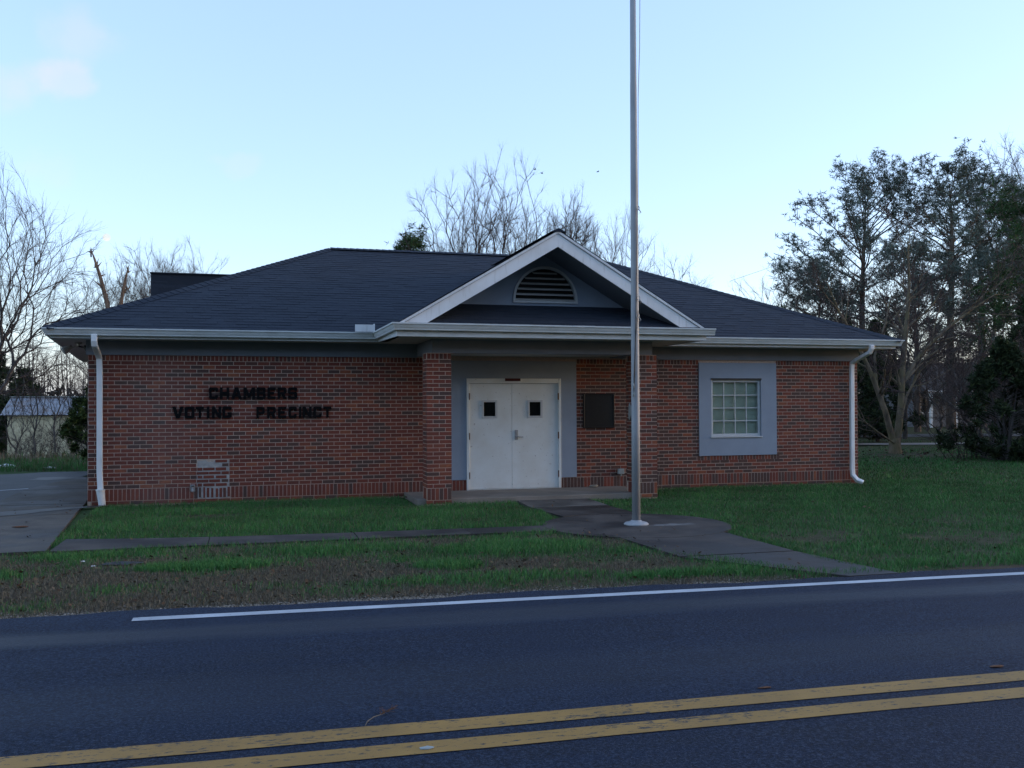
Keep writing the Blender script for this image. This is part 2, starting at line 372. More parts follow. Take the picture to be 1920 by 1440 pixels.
# ================================================================== GROUND
def sstep(x, a, b):
    t_ = np.clip((x-a)/(b-a), 0, 1); return t_*t_*(3-2*t_)
def road_z(x):
    return .10-.009*(np.clip(x, -14, 36)-1.3)
def hgt(x, y):
    x = np.asarray(x, float); y = np.asarray(y, float)
    h = 0.005 + (road_z(x)-.045)*sstep(-y, 4.6, 9.0)
    h = h - 1.35*sstep(y, 15, 36)*(1-sstep(x, 4, 16))
    h = h + .03*np.sin(x*.7+1)*np.sin(y*.5)*sstep(np.abs(y-2), 3, 9)*(1-sstep(-y, 4, 5.5))
    return h
def green_mask(x, y):
    """how much of the ground is grass: bare leaf-strewn verge by the road, lush lawn elsewhere"""
    n = (np.sin(x*1.9+.6*y)*np.sin(y*2.7-.8*x+1.3)+.6*np.sin(x*4.7+1.7)*np.sin(y*5.3+.4)+.35*np.sin(9.1*x-4*y)*np.sin(8.3*y+2.2*x))
    g = np.ones_like(x)*.93
    verge = (1-sstep(x, 6.7, 7.3))*sstep(-y, 5.1, 5.5)
    gv = .55+.40*n
    gv = np.where(y < -7.2, .27+.36*n, gv)
    for (cx, cy, rx, ry, v) in ((1.95,-6.9,.75,.33,1.), (.55,-5.75,.55,.28,.85), (4.4,-7.5,.45,.35,.9), (5.5,-6.5,1.1,.7,.95), (4.7,-8.3,1.3,.35,.65), (3.4,-6.1,1.3,.5,.7), (6.6,-8.55,.8,.2,.9), (.2,-6.3,.4,.3,.2)):
        d = ((x-cx)/rx)**2+((y-cy)/ry)**2
        gv = np.maximum(gv, v*np.clip(1.35-d, 0, 1)) if v > .3 else np.minimum(gv, v+np.clip(d-.4, 0, 1))
    for (cx, cy, rx, ry) in ((3.0,-7.75,1.5,.42), (6.25,-8.0,.75,.33), (1.0,-7.4,.9,.5)):
        d = ((x-cx)/rx)**2+((y-cy)/ry)**2
        gv = np.minimum(gv, .08+np.clip(d-.5, 0, 1))
    g = g*(1-verge)+np.clip(gv, 0, 1)*verge
    d = ((x-1.75)/.9)**2+((y+1.9)/.28)**2                            # bare brown patch near the wall
    g = np.minimum(g, .25+np.clip(d-.3, 0, 1))
    strip = sstep(-y, 8.75, 9.0); g = g*(1-.85*strip)
    right = sstep(x, 8.4, 9)*sstep(-y, 3, 7); g = g-right*np.clip(.22+.5*n, 0, .75)
    back = sstep(y, 10, 13); g = g*(1-.45*back)
    tree = np.exp(-(((x-22.6)/2.2)**2+((y-8.6)/1.6)**2)); g = g*(1-.8*tree)
    return np.clip(g, 0, 1)
xs = np.concatenate([[-900,-300,-120,-60,-35,-22,-14], np.arange(-9, 28, .16), [29,31,34,38,44,52,65,90,150,300,900]])
ys = np.concatenate([[-900,-300,-120,-60,-35,-24,-18,-14,-11], np.arange(-9.4, 13, .16), [14,15.5,17,19,21,24,27,30,33,37,44,55,80,150,300,900]])
X, Y = np.meshgrid(xs, ys); Z = hgt(X, Y)
Z = np.where(Y < -9.3, np.minimum(Z, road_z(X)-.08), Z)
G = green_mask(X, Y); G = np.where((np.abs(X) > 60) | (np.abs(Y) > 60), .45, G)
nx, ny = len(xs), len(ys); idx = np.arange(nx*ny).reshape(ny, nx)
F = np.stack([idx[:-1,:-1].ravel(), idx[:-1,1:].ravel(), idx[1:,1:].ravel(), idx[1:,:-1].ravel()], 1)
o = np_mesh('ground', np.stack([X.ravel(), Y.ravel(), Z.ravel()], 1), F, M['ground_soil'], G.ravel(), smooth=True, kind='structure')

# road: an asphalt slab with ragged edge, painted lines 4 mm above
def wob(x, s=0): return .05*math.sin(x*1.7+s)+.03*math.sin(x*4.3+2+s)+.015*math.sin(x*11+s)
def strip_mesh(name, x0, x1, step, ya, yb, z, mat, thick=0., wa=0., wb=0., kind='structure', parent=None):
    mb = MB(); n = int((x1-x0)/step)+1
    xsn = [x0+(x1-x0)*i/n for i in range(n+1)]
    A = [(x, ya+wa*wob(x), z+float(road_z(x))-.10) for x in xsn]; B = [(x, yb+wb*wob(x, 5), z+float(road_z(x))-.10) for x in xsn]
    for i in range(n): mb.poly([A[i], A[i+1], B[i+1], B[i]])
    if thick:
        for i in range(n):
            a, b2 = A[i], A[i+1]; mb.poly([(a[0],a[1],a[2]-thick),(b2[0],b2[1],b2[2]-thick),b2,a])
            a, b2 = B[i], B[i+1]; mb.poly([a,b2,(b2[0],b2[1],b2[2]-thick),(a[0],a[1],a[2]-thick)])
    return mb.build(name, mat, parent, kind=kind)
strip_mesh('road_far', -300, -12, 20, -15.7, -9.2, .10, M['asphalt'], .12).name = 'road'
strip_mesh('road', 34, 400, 20, -15.7, -9.2, .10, M['asphalt'], .12)
strip_mesh('road', -12, 34, .12, -15.7, -9.2, .10, M['asphalt'], .12, .8, .8)
strip_mesh('edge_line', 1.556, 120, .4, -9.555, -9.440, .104, M['white_paint'], wa=.06, wb=.06)
strip_mesh('centre_line', -120, 150, .4, -12.515, -12.345, .104, M['yellow_paint'], wa=.06, wb=.06)
strip_mesh('centre_line', -120, 150, .4, -12.79, -12.63, .104, M['yellow_paint'], wa=.06, wb=.06)

# concrete driveway, sidewalk, front walk with circle: slabs as parts
def slab(name, pts, z, mat, parent, thick=.12, inset=.006):
    c = Vector((sum(p[0] for p in pts)/len(pts), sum(p[1] for p in pts)/len(pts)))
    q = []
    for p in pts:
        d = Vector(p[:2])-c; q.append(c+d*(1-inset/max(.3, d.length)))
    mb = MB(); top = [(p.x, p.y, z) for p in q]; bot = [(p.x, p.y, z-thick) for p in q]
    mb.poly(top)
    for i in range(len(q)):
        j = (i+1) % len(q); mb.poly([bot[i], bot[j], top[j], top[i]])
    return mb.build(name, mat, parent, bevel=.004)
sw = bpy.data.objects.new('sidewalk', None); C.objects.link(sw); struct(sw)
jx = [.17, 1.92, 3.73, 5.2, 6.35]
def sw_t(x): return -4.12-.55*(1-math.exp(-(x-.1)/1.8))
for i in range(4):
    a_, b_ = jx[i], jx[i+1]; nn = 6
    top = [(a_+(b_-a_)*k/nn, sw_t(a_+(b_-a_)*k/nn)) for k in range(nn+1)]
    slab('slab', [(a_,-5.2),(b_,-5.2)]+top[::-1], .032+.004*rnd.random(), M['walk_concrete'], sw)
wk = bpy.data.objects.new('front_walk', None); C.objects.link(wk); struct(wk)
CX, CY, CR = 7.58, -4.96, 1.30
slab('slab', [(6.78,-2.55),(8.10,-2.55),(8.17,-1.40),(6.86,-1.40)], .040, M['pale_walk'], wk)
arc = [(CX+CR*math.cos(a_), CY+CR*math.sin(a_)) for a_ in np.linspace(math.radians(66), math.radians(122), 7)]
slab('slab', arc[::-1]+[(8.08,-2.57),(6.80,-2.57)][::1], .040, M['walk_concrete'], wk)
circ = [(CX+CR*math.cos(a_), CY+CR*math.sin(a_)) for a_ in np.linspace(0, 2*PI, 48, endpoint=False)]
slab('slab', circ, .036, M['walk_concrete'], wk)
arc = [(CX+(CR+.0)*math.cos(a_), CY+CR*math.sin(a_)) for a_ in np.linspace(math.radians(-122), math.radians(-52), 7)]
slab('slab', [(6.98,-7.62),(8.40,-7.62)]+arc[::-1], .034, M['walk_concrete'], wk)
slab('slab', [(8.05,-9.16),(8.62,-9.16),(8.40,-7.64),(7.00,-7.64)], .032, M['walk_concrete'], wk)
dw = bpy.data.objects.new('driveway', None); C.objects.link(dw); struct(dw)
slab('slab', [(-7,-5.3),(-2.2,-5.3),(-2.0,-1.3),(-7,-1.3)], .040, M['drive_concrete'], dw)
slab('slab', [(-2.19,-5.25),(.14,-5.2),(-.18,-1.3),(-1.99,-1.3)], .042, M['drive_concrete'], dw)
slab('slab', [(-7,-1.28),(-2.0,-1.28),(-1.8,.35),(-7,.35)], .040, M['drive_concrete'], dw)
slab('slab', [(-1.98,-1.28),(-.19,-1.28),(-.30,.35),(-1.79,.35)], .043, M['drive_concrete'], dw)
slab('slab', [(-1.79,.37),(-.30,.37),(-.62,3.4),(-1.9,3.4)], .045, M['drive_concrete'], dw)
slab('slab', [(-1.9,3.42),(-.62,3.42),(-.95,6.5),(-1.5,6.5),(-1.72,4.9)], .045, M['drive_concrete'], dw)
lot = MB(); lot.poly([(-30,.37,.022),(-1.8,.37,.022),(-1.91,3.4,.022),(-1.73,4.9,.022),(-1.5,6.52,.022),(-1.2,9.0,.022),(-6,9.3,.022),(-30,9.2,.022)])
struct(lot.build('parking_lot', M['lot_asphalt']))
for (xa, ya, xb, yb) in ((-6.5,1.35,-1.93,3.98), (-6.5,-1.2,-1.80,1.45)):
    d = Vector((xb-xa, yb-ya)).normalized(); n_ = Vector((-d.y, d.x))*.05
    p = MB(); p.poly([(xa-n_.x,ya-n_.y,.0265),(xb-n_.x,yb-n_.y,.0265),(xb+n_.x,yb+n_.y,.0265),(xa+n_.x,ya+n_.y,.0265)])
    if ya > .4 or True: struct(p.build('parking_stripe', M['white_paint']))
def puddle(pts, z):
    p = MB(); p.poly([(x, y, z) for x, y in pts]); return struct(p.build('puddle', M['puddle_water']))
def blob(cx, cy, rx, ry, rot, n=28, s=0):
    out = []
    for i in range(n):
        a_ = 2*PI*i/n; k = 1+.16*math.sin(3*a_+s)+.10*math.sin(5*a_+2*s)+.06*math.sin(9*a_+s)
        x, y = rx*k*math.cos(a_), ry*k*math.sin(a_); out.append((cx+x*math.cos(rot)-y*math.sin(rot), cy+x*math.sin(rot)+y*math.cos(rot)))
    return out
puddle(blob(-1.45, -1.05, 1.5, .30, .52, s=1), .0485)
puddle(blob(-1.85, 6.75, .62, .42, .25, s=2), .0265)

# ================================================================== BUILDING
BX0, BX1 = -.213, 14.66; ZT, ZB = .30+32*.0677, .30; CO = .0677; BL = .2032
bld = thing('brick_building', 'low red brick voting hall with dark hip roof, white gutters and gabled entrance porch', 'building', (7.2, 0, 0))
def P(o):                                                            # keep world place while parented
    o.parent = bld; o.matrix_parent_inverse = Matrix.Translation((-7.2, 0, 0)); return o
def part(mb, name, mat, **k): return P(mb.build(name, mat, **k))
def sub(o, parent):
    o.parent = parent; o.matrix_parent_inverse = parent.matrix_basis.inverted(); return o
SK = .105                                                            # the left end wall runs back at a slight skew
def lx(y): return BX0-SK*max(0, y)
MY = .0035
wall = MB()
DX0, DX1, WX0, WX1, WZ0, WZ1 = 5.96, 8.442, 11.018, 12.747, .655, 2.511
for (a_, b_, z0, z1) in ((BX0, DX0, -.2, 2.9), (DX0, DX1, 2.515, 2.9), (DX1, WX0, -.2, 2.9), (WX0, WX1, -.2, WZ0), (WX0, WX1, WZ1, 2.9), (WX1, BX1, -.2, 2.9)):
    wall.poly([(a_,MY,z0),(b_,MY,z0),(b_,MY,z1),(a_,MY,z1)])
wall.poly([(DX0,MY,-.2),(6.30,MY,-.2),(6.30,MY,.30),(DX0,MY,.30)]); wall.poly([(8.11,MY,-.2),(DX1,MY,-.2),(DX1,MY,.30),(8.11,MY,.30)])
wall.poly([(lx(9),9,-.2),(BX0,MY,-.2),(BX0,MY,2.9),(lx(9),9,2.9)]); wall.poly([(BX1,MY,-.2),(BX1,9,-.2),(BX1,9,2.9),(BX1,MY,2.9)])
wall.poly([(BX1,9,-.2),(lx(9),9,-.2),(lx(9),9,2.9),(BX1,9,2.9)])
wall_o = part(wall, 'brick_wall', M['mortar'])
# --- collect every brick as a box (x0,x1,y0,y1,z0,z1,host)
BR = []
def tone(x=0): 
    r = rnd.random()
    return rnd.uniform(0, .2) if r < (.17 if x < 8 else (.55 if x < 11 else .34)) else (rnd.uniform(.26, .62) if r < .70 else (rnd.uniform(.6, .85) if r < .94 else rnd.uniform(.9, 1)))
def brick(x0, x1, y0, y1, z0, z1, host, tn=None): BR.append((x0, x1, y0, y1, z0, z1, host, tone(x0) if tn is None else tn))
J = .0115
PX0, PX1, PZ0, PZ1 = 1.53, 2.06, .10, .742                           # mortar-smeared patch
def span_ok(xa, xb, z):
    out = [(xa, xb)]
    for (h0, h1, z0, z1) in ((DX0, DX1, 0, 2.515), (WX0, WX1, WZ0-.09, WZ1)):
        if z0-.01 <= z <= z1:
            nxt = []
            for (a_, b_) in out:
                if b_ <= h0 or a_ >= h1: nxt.append((a_, b_)); continue
                if a_ < h0: nxt.append((a_, h0))
                if b_ > h1: nxt.append((h1, b_))
            out = nxt
    return [(a_, b_) for a_, b_ in out if b_-a_ > .03]
dep = lambda: rnd.uniform(-.0025, .0005)
for k in range(32):
    z0 = ZB+k*CO; zc = z0+CO/2
    x = (.2 if k % 2 == 0 else .2+BL/2)-BL*4
    while x < BX1:
        a_, b_ = max(x, BX0), min(x+BL, BX1)
        if b_-a_ > .03:
            pcs = []
            for (s0, s1) in span_ok(a_, b_, zc):                     # bricks are cut where the patched opening ends
                cuts = [s0]+[q_ for q_ in (PX0, PX1) if zc < PZ1 and s0+.01 < q_ < s1-.01]+[s1]
                pcs += [(cuts[i], cuts[i+1]) for i in range(len(cuts)-1)]
            for (s0, s1) in pcs:
                inp = PX0 < (s0+s1)/2 < PX1 and zc < PZ1
                if inp:
                    i_ = [rnd.uniform(.003, .018) for _ in range(4)]; top_ = zc > PZ1-.07
                    if s1-s0 > .05 and (not top_ or rnd.random() > .45): brick(s0+i_[0], s1-i_[1], -.006, .05, z0+.005+i_[2]*.4, z0+CO-.005-i_[3]*.5, 'w', tone()*.7)
                else: brick(s0+J/2, s1-J/2, dep(), .05, z0+J/2, z0+CO-J/2, 'w')
        x += BL
x = BX0                                                              # soldier course at the foot, header course at the top
while x < BX1-.03:
    for (z0, z1) in ((ZB-.2032, ZB), (ZT, ZT+.098)):
        for (s0, s1) in span_ok(x, min(x+CO, BX1), 1. if z1 > 2 else (2.6 if True else 0)):
            if z1 > 2 and (s1-s0) < .03: continue
            if z1 < 1 and 6.27 < (s0+s1)/2 < 8.13: continue
            if PX0 < (s0+s1)/2 < PX1 and z1 < 1: brick(s0+.014*rnd.random()+.008, s1-.012*rnd.random()-.008, -.006, .05, z0+.02*rnd.random()+.01, z1-.03*rnd.random()-.005, 'w', tone()*.7)
            else: brick(s0+J/2, s1-J/2, dep(), .05, z0+J/2, z1-J/2, 'w')
    x += CO
x = BX0+.06
while x < BX1:                                                       # one stretcher course under the soldiers
    if not (5.2 < x < 9.2): brick(x+J/2, min(x+BL, BX1)-J/2, dep(), .05, ZB-.2032-CO+J/2, ZB-.2032-J/2, 'w')
    x += BL
x = WX0-.03
while x < WX1+.02:
    brick(x+J/2, x+CO-J/2, dep(), .05, WZ0-.088, WZ0-.006, 'w'); x += CO
# --- porch columns
COLS = []
for ci, (cx0, cx1) in enumerate(((5.27, 5.69), (9.03, 9.45))):
    y0, y1 = -1.50, -1.08
    cb = MB(); cb.box(cx0+MY, cx1-MY, y0+MY, y1-MY, -.15, 2.575)
    co = part(cb, 'porch_column', M['mortar']); COLS.append(co); h = 'c%d' % ci
    def ring(z0, z1, off):
        # two stretchers a side, corners lapped alternately
        wx = cx1-cx0
        if off: cuts = [cx0, cx0+.21, cx1]; 
        else: cuts = [cx0, cx0+.105, cx0+.315, cx1]
        for i in range(len(cuts)-1):
            brick(cuts[i]+(J/2 if i else 0), cuts[i+1]-(J/2 if i < len(cuts)-2 else 0), y0+dep(), y0+.05, z0+J/2, z1-J/2, h)
            brick(cuts[i]+(J/2 if i else 0), cuts[i+1]-(J/2 if i < len(cuts)-2 else 0), y1-.05, y1+dep(), z0+J/2, z1-J/2, h)
        cy = [y0+.052, y0+.105, y0+.315, y1-.052] if not off else [y0+.052, y0+.21, y1-.052]
        for i in range(len(cy)-1):
            for (xa, xb) in ((cx0+dep(), cx0+.05), (cx1-.05, cx1+dep())):
                brick(xa, xb, cy[i]+(J/2), cy[i+1]-J/2, z0+J/2, z1-J/2, h)
    ring(ZB-.2032-CO, ZB-.2032, 0)
    for k in range(32): ring(ZB+k*CO, ZB+(k+1)*CO, k % 2)
    for (z0, z1) in ((ZB-.2032, ZB), (ZT, ZT+.104)):
        for i in range(6):
            a_ = cx0+i*.07; b_ = y0+i*.07
            brick(a_+J/2, a_+.07-J/2, y0+dep(), y0+.05, z0+J/2, z1-J/2, h); brick(a_+J/2, a_+.07-J/2, y1-.05, y1+dep(), z0+J/2, z1-J/2, h)
            if 0 < i < 5:
                brick(cx0+dep(), cx0+.05, b_+J/2, b_+.07-J/2, z0+J/2, z1-J/2, h); brick(cx1-.05, cx1+dep(), b_+J/2, b_+.07-J/2, z0+J/2, z1-J/2, h)
# --- the 300 bricks that show largest become objects of their own, the others one mesh per wall
def shown(bk):
    x0, x1, y0, y1, z0, z1 = bk[:6]
    c = Vector(((x0+x1)/2, y0, (z0+z1)/2))-CAM; d = c.dot(fw)
    px = 960+F_PX*c.dot(rt)/d
    if not (0 < px < 1920) or y1 > .06 or (y0 > -1.2 and y0 < -.5): return 0
    if .012 < x0+.1 < .13 and y0 > -.5: return 0
    return (x1-x0)*(z1-z0)/d**2
order = sorted(range(len(BR)), key=lambda i: -shown(BR[i])); single = set(order[:300])
hosts = {'w': wall_o, 'c0': COLS[0], 'c1': COLS[1]}
rest = {k: MB() for k in hosts}; unit = {}
for i, bk in enumerate(BR):
    x0, x1, y0, y1, z0, z1, h, tn = bk
    if i in single:
        q = round(tn*14)/14
        if q not in unit:
            ub = MB(); ub.box(-.5, .5, -.5, .5, -.5, .5, q); tmp = ub.build('brick', M['brick']); unit[q] = tmp.data; bpy.data.objects.remove(tmp)
        ob = bpy.data.objects.new('brick', unit[q]); C.objects.link(ob)
        ob.location = ((x0+x1)/2, (y0+y1)/2, (z0+z1)/2); ob.scale = (x1-x0, y1-y0, z1-z0); ob.parent = hosts[h]
    else: rest[h].box(x0, x1, y0, y1, z0, z1, tn)
def side_brick(yy0, yy1, z0, z1, left):
    f = (lambda y, o: lx(y)-o) if left else (lambda y, o: BX1+o)
    v = [(f(yy0,-.04),yy0,z0),(f(yy0,.0045),yy0,z0),(f(yy1,.0045),yy1,z0),(f(yy1,-.04),yy1,z0)]; v = v+[(p[0],p[1],z1) for p in v]
    q = [(0,3,2,1),(4,5,6,7),(0,1,5,4),(1,2,6,5),(2,3,7,6),(3,0,4,7)]
    if left: q = [tuple(reversed(k)) for k in q]
    rest['w'].raw(v, q, tone(0))
for left in (True, False):
    for k in range(-4, 34):
        z0 = ZB+k*CO; y = .055+(BL/2 if k % 2 else 0)-BL/2
        if k in (-3, -2, -1, 33): continue
        while y < 8.95:
            a_, b_ = max(y, .055), min(y+BL, 8.98)
            if b_-a_ > .03: side_brick(a_+J/2, b_-J/2, z0+J/2, z0+CO-J/2, left)
            y += BL
    y = .055
    while y < 8.9: side_brick(y+J/2, y+CO-J/2, ZB-.2032+J/2, ZB-J/2, left); y += CO
for h, mb in rest.items(): mb.build('bricks', M['brick'], hosts[h], kind='stuff')
# mortar smear of the patched opening
ps = MB(); out = []
for i in range(64):
    u_ = i/64*4; s_ = int(u_); f_ = u_-s_; j_ = rnd.uniform(-.014, .014)
    p = [(PX0+f_*(PX1-PX0), PZ0+j_), (PX1+j_, PZ0+f_*(PZ1-PZ0)), (PX1-f_*(PX1-PX0), PZ1+j_*1.6), (PX0+j_, PZ1-f_*(PZ1-PZ0))][s_]
    out.append((p[0], -.0004, p[1]))
ps.poly(out); ps.build('mortar_patch', M['patch_mortar'], wall_o)

# --- frieze, soffit, fascia
for (a_, b_) in ((BX0-.03, 5.36), (9.36, BX1+.03)):
    fr = MB(); fr.box(a_, b_, -.03, .02, 2.565, 2.815); part(fr, 'frieze_board', M['frieze'])
EX0, EX1, EY = -.78, 15.29, -.60; EZ = 2.81
sf = MB()
sf.poly([(EX0+.1,EY+.1,EZ),(EX0+.1-SK*9.6,9.,EZ),(lx(9)+.0,9.,EZ),(BX0,.0,EZ),(BX0,EY+.1,EZ)])
sf.poly([(BX0,EY+.1,EZ),(BX0,0,EZ),(4.75,0,EZ),(4.75,EY+.1,EZ)])
sf.poly([(4.75,-2.05,EZ),(4.75,0,EZ),(10.05,0,EZ),(10.05,-2.05,EZ)])
sf.poly([(10.05,EY+.1,EZ),(10.05,0,EZ),(BX1,0,EZ),(BX1,EY+.1,EZ)])
sf.poly([(BX1,EY+.1,EZ),(BX1,9,EZ),(EX1-.1,9,EZ),(EX1-.1,EY+.1,EZ)])
part(sf, 'soffit', M['soffit'])
fa = MB()
fprof = [(0,0),(.02,0),(.02,.17),(0,.17)]
fa.sweep([(EX0+.1-SK*9.6,9.,EZ-.002),(EX0+.1,EY+.1,EZ-.002),(4.60,EY+.1,EZ-.002),(4.70,-2.05,EZ-.002),(10.12,-2.05,EZ-.002),(10.12,EY+.1,EZ-.002)], fprof)
fa.sweep([(10.14,EY+.1,EZ-.003),(EX1-.1,EY+.1,EZ-.003),(EX1-.1,9,EZ-.003)], fprof)
part(fa, 'fascia', M['gutter_metal'])
# --- gutters: K profile, (outward, up)
gp = [(0,.0),(.075,.0),(.080,.012),(.078,.018),(.095,.050),(.108,.085),(.110,.092),(.126,.094),(.126,.118),(.112,.118),(.110,.108),(.006,.108),(0,.118)]
def gutter(path):
    g = MB(); g.sweep(path, gp); return part(g, 'gutter', M['gutter_metal'])
gutter([(EX0+.08-SK*9.6,9.,2.852),(EX0+.08,EY+.08,2.852),(4.585,EY+.08,2.852),(4.705,-2.07,2.905),(10.27,-2.07,2.895)])
gutter([(10.14,EY+.08,2.862),(EX1-.08,EY+.08,2.862),(EX1-.08,9,2.862)])
sg = MB(); sg.box(4.16,4.50,-.72,-.705,2.97,3.095); sg.box(4.485,4.50,-.703,-.45,2.97,3.11)
part(sg, 'splash_guard', M['white_trim'])
# --- downspouts
def downspout(path, w_=.092, d_=.07):
    mb = MB(); P_ = [Vector(p) for p in path]; vs = []; n = len(P_)
    for i in range(n):
        d = (P_[min(i+1,n-1)]-P_[max(i-1,0)]).normalized()
        sx = Vector((1,0,0)) if abs(d.x) < .8 else Vector((0,0,1)); s_ = (sx-d*sx.dot(d)).normalized(); q = d.cross(s_)
        vs += [P_[i]+s_*w_/2+q*d_/2, P_[i]-s_*w_/2+q*d_/2, P_[i]-s_*w_/2-q*d_/2, P_[i]+s_*w_/2-q*d_/2]
    fs = [(i*4+j, (i+1)*4+j, (i+1)*4+(j+1)%4, i*4+(j+1)%4) for i in range(n-1) for j in range(4)]+[(0,1,2,3),((n-1)*4+3,(n-1)*4+2,(n-1)*4+1,(n-1)*4)]
    mb.raw(vs, fs); o = part(mb, 'downspout', M['white_trim'], bevel=.012)
    return o
d1 = downspout([(-.03,-.60,2.87),(-.03,-.60,2.76),(-.03,-.58,2.70),(-.03,-.18,2.56),(-.025,-.09,2.50),(-.02,-.075,2.3),(-.015,-.07,.6),(.0,-.075,.30)])
bt = MB(); bt.tube([(-.0,-.078,.31),(.0,-.078,.285)], [.075,.075], 16); bt.tube([(0,-.078,.286),(.03,-.085,.03)], [.066,.056], 16)
sub(part(bt, 'drain_boot', M['white_plastic'], smooth=False), d1)
d2 = downspout([(14.58,-.60,2.87),(14.58,-.60,2.80),(14.57,-.55,2.72),(14.50,-.20,2.58),(14.48,-.09,2.52),(14.48,-.07,2.4),(14.47,-.07,.32),(14.475,-.08,.20),(14.53,-.14,.10),(14.62,-.22,.05)])
# --- stucco surround, porch slab, door
st = MB(); y_ = -.012
for (a_, b_, z0, z1) in ((DX0, 6.30, .302, 2.515), (8.11, DX1, .302, 2.515), (6.30, 8.11, 2.19, 2.515)): st.box(a_, b_, y_, .06, z0, z1)
part(st, 'door_surround', M['stucco'])
slb = MB(); slb.box(5.12, 9.35, -1.42, .1, -.2, .108); part(slb, 'porch_slab', M['porch_concrete'], bevel=.01)
df = MB()
df.box(6.285, 6.335, -.03, .07, .108, 2.185); df.box(8.075, 8.125, -.03, .07, .108, 2.185); df.box(6.3351, 8.0749, -.03, .07, 2.095, 2.185)
df.box(6.336, 8.074, -.03, .07, .1085, .118)
fo = part(df, 'door_frame', M['door_paint'], bevel=.004)
def door(x0, x1, px0, px1, name, label, hx, lev):
    z0, z1, y0, y1 = .125, 2.09, .0, .045; pz0, pz1 = 1.475, 1.745
    d = MB()
    d.box(x0, px0, y0, y1, z0, z1); d.box(px1, x1, y0, y1, z0, z1); d.box(px0, px1, y0, y1, z0, pz0); d.box(px0, px1, y0, y1, pz1, z1)
    do = part(d, name, M['door_paint'], bevel=.0)
    f_ = MB(); k = .035
    f_.box(px0-k, px0+.004, -.014, .002, pz0-k, pz1+k); f_.box(px1-.004, px1+k, -.014, .002, pz0-k, pz1+k); f_.box(px0+.0045, px1-.0045, -.014, .002, pz0-k, pz0+.004); f_.box(px0+.0045, px1-.0045, -.014, .002, pz1-.004, pz1+k)
    sub(part(f_, 'vision_frame', M['window_frame'], bevel=.003), do)
    g_ = MB(); g_.box(px0+.001, px1-.001, .018, .026, pz0+.001, pz1-.001); sub(part(g_, 'pane', M['dark_glass']), do)
    for z in (1.85, 1.11, .38):
        h_ = MB(); h_.tube([(hx, -.022, z-.06), (hx, -.022, z+.06)], .012, 10); h_.box(hx-.03, hx+.03, -.0335, -.0305, z-.05, z+.05) if False else None
        h_.tube([(hx, -.022, z-.072), (hx, -.022, z-.0605)], .008, 8); sub(part(h_, 'hinge', M['rusty']), do)
    if lev:
        e = MB(); e.box(7.215, 7.275, -.012, .0, 1.03, 1.215); e.tube([(7.245,-.012,1.09),(7.245,-.06,1.09),(7.265,-.062,1.09),(7.365,-.058,1.085)], .011, 10); e.tube([(7.245,-.012,1.17),(7.245,-.022,1.17)], .018, 12)
        sub(part(e, 'handle', M['steel'], bevel=.003), do)
    return do
door(6.338, 7.158, 6.612, 6.842, 'door', 0, 6.335, False); door(7.163, 8.072, 7.502, 7.728, 'door', 0, 8.075, True)
jam = MB(); jam.box(6.3, 8.1, .07, .4, .1, 2.19); part(jam, 'door_recess', M['dark_metal'])
# --- window and its stucco surround
ws = MB(); wx0, wx1, wz0, wz1 = 11.285, 12.395, 1.035, 2.175
for (a_, b_, z0, z1) in ((WX0, wx0, WZ0, WZ1), (wx1, WX1, WZ0, WZ1), (wx0, wx1, WZ0, wz0), (wx0, wx1, wz1, WZ1)): ws.box(a_, b_, -.02, .10, z0, z1)
part(ws, 'window_surround', M['stucco'])
wf = MB(); k = .052
wf.box(wx0, wx0+k, .02, .09, wz0, wz1); wf.box(wx1-k, wx1, .02, .09, wz0, wz1); wf.box(wx0+k, wx1-k, .02, .09, wz0, wz0+k); wf.box(wx0+k, wx1-k, .02, .09, wz1-k, wz1)
win = part(wf, 'window', M['window_frame'], bevel=.004)
cw = (wx1-wx0-2*k)/4; ch = (wz1-wz0-2*k)/4
for i in range(1, 4):
    mb = MB(); mb.box(wx0+k+cw*i-.0085, wx0+k+cw*i+.0085, .034, .062, wz0+k, wz1-k); sub(part(mb, 'muntin', M['window_frame']), win)
    mb = MB(); z = wz0+k+ch*i; mb.box(wx0+k, wx1-k, .036, .060, z-.009, z+.009); sub(part(mb, 'muntin', M['window_frame']), win)
for i in range(4):
    for j in range(4):
        mb = MB(); a_ = wx0+k+cw*i; z = wz0+k+ch*j; mb.box(a_+.009, a_+cw-.009, .046, .050, z+.009, z+ch-.009); sub(part(mb, 'pane', M['window_glass']), win)
hd = MB(); hd.box(wx0-.012, wx1+.012, -.026, -.021, wz1-.004, wz1+.026); part(hd, 'head_shadow_strip', M['dark_metal'])  # dark strip standing in for the shadow line at the window head
sl_ = MB(); sl_.box(wx0-.02, wx1+.02, -.045, .02, wz0-.022, wz0-.0005); sub(part(sl_, 'sill', M['window_frame'], bevel=.004), win)
bl = MB()
nsl = 44
for i in range(nsl):
    z = wz0+.02+(wz1-wz0-.04)*i/nsl; bl.poly([(wx0+.01,.118,z),(wx1-.01,.118,z),(wx1-.01,.104,z+(wz1-wz0)/nsl*.96),(wx0+.01,.104,z+(wz1-wz0)/nsl*.96)])
sub(part(bl, 'blind', M['blind']), win)
bk = MB(); bk.box(wx0-.05, wx1+.05, .13, .16, wz0-.05, wz1+.05); sub(part(bk, 'reveal', M['frieze']), win)

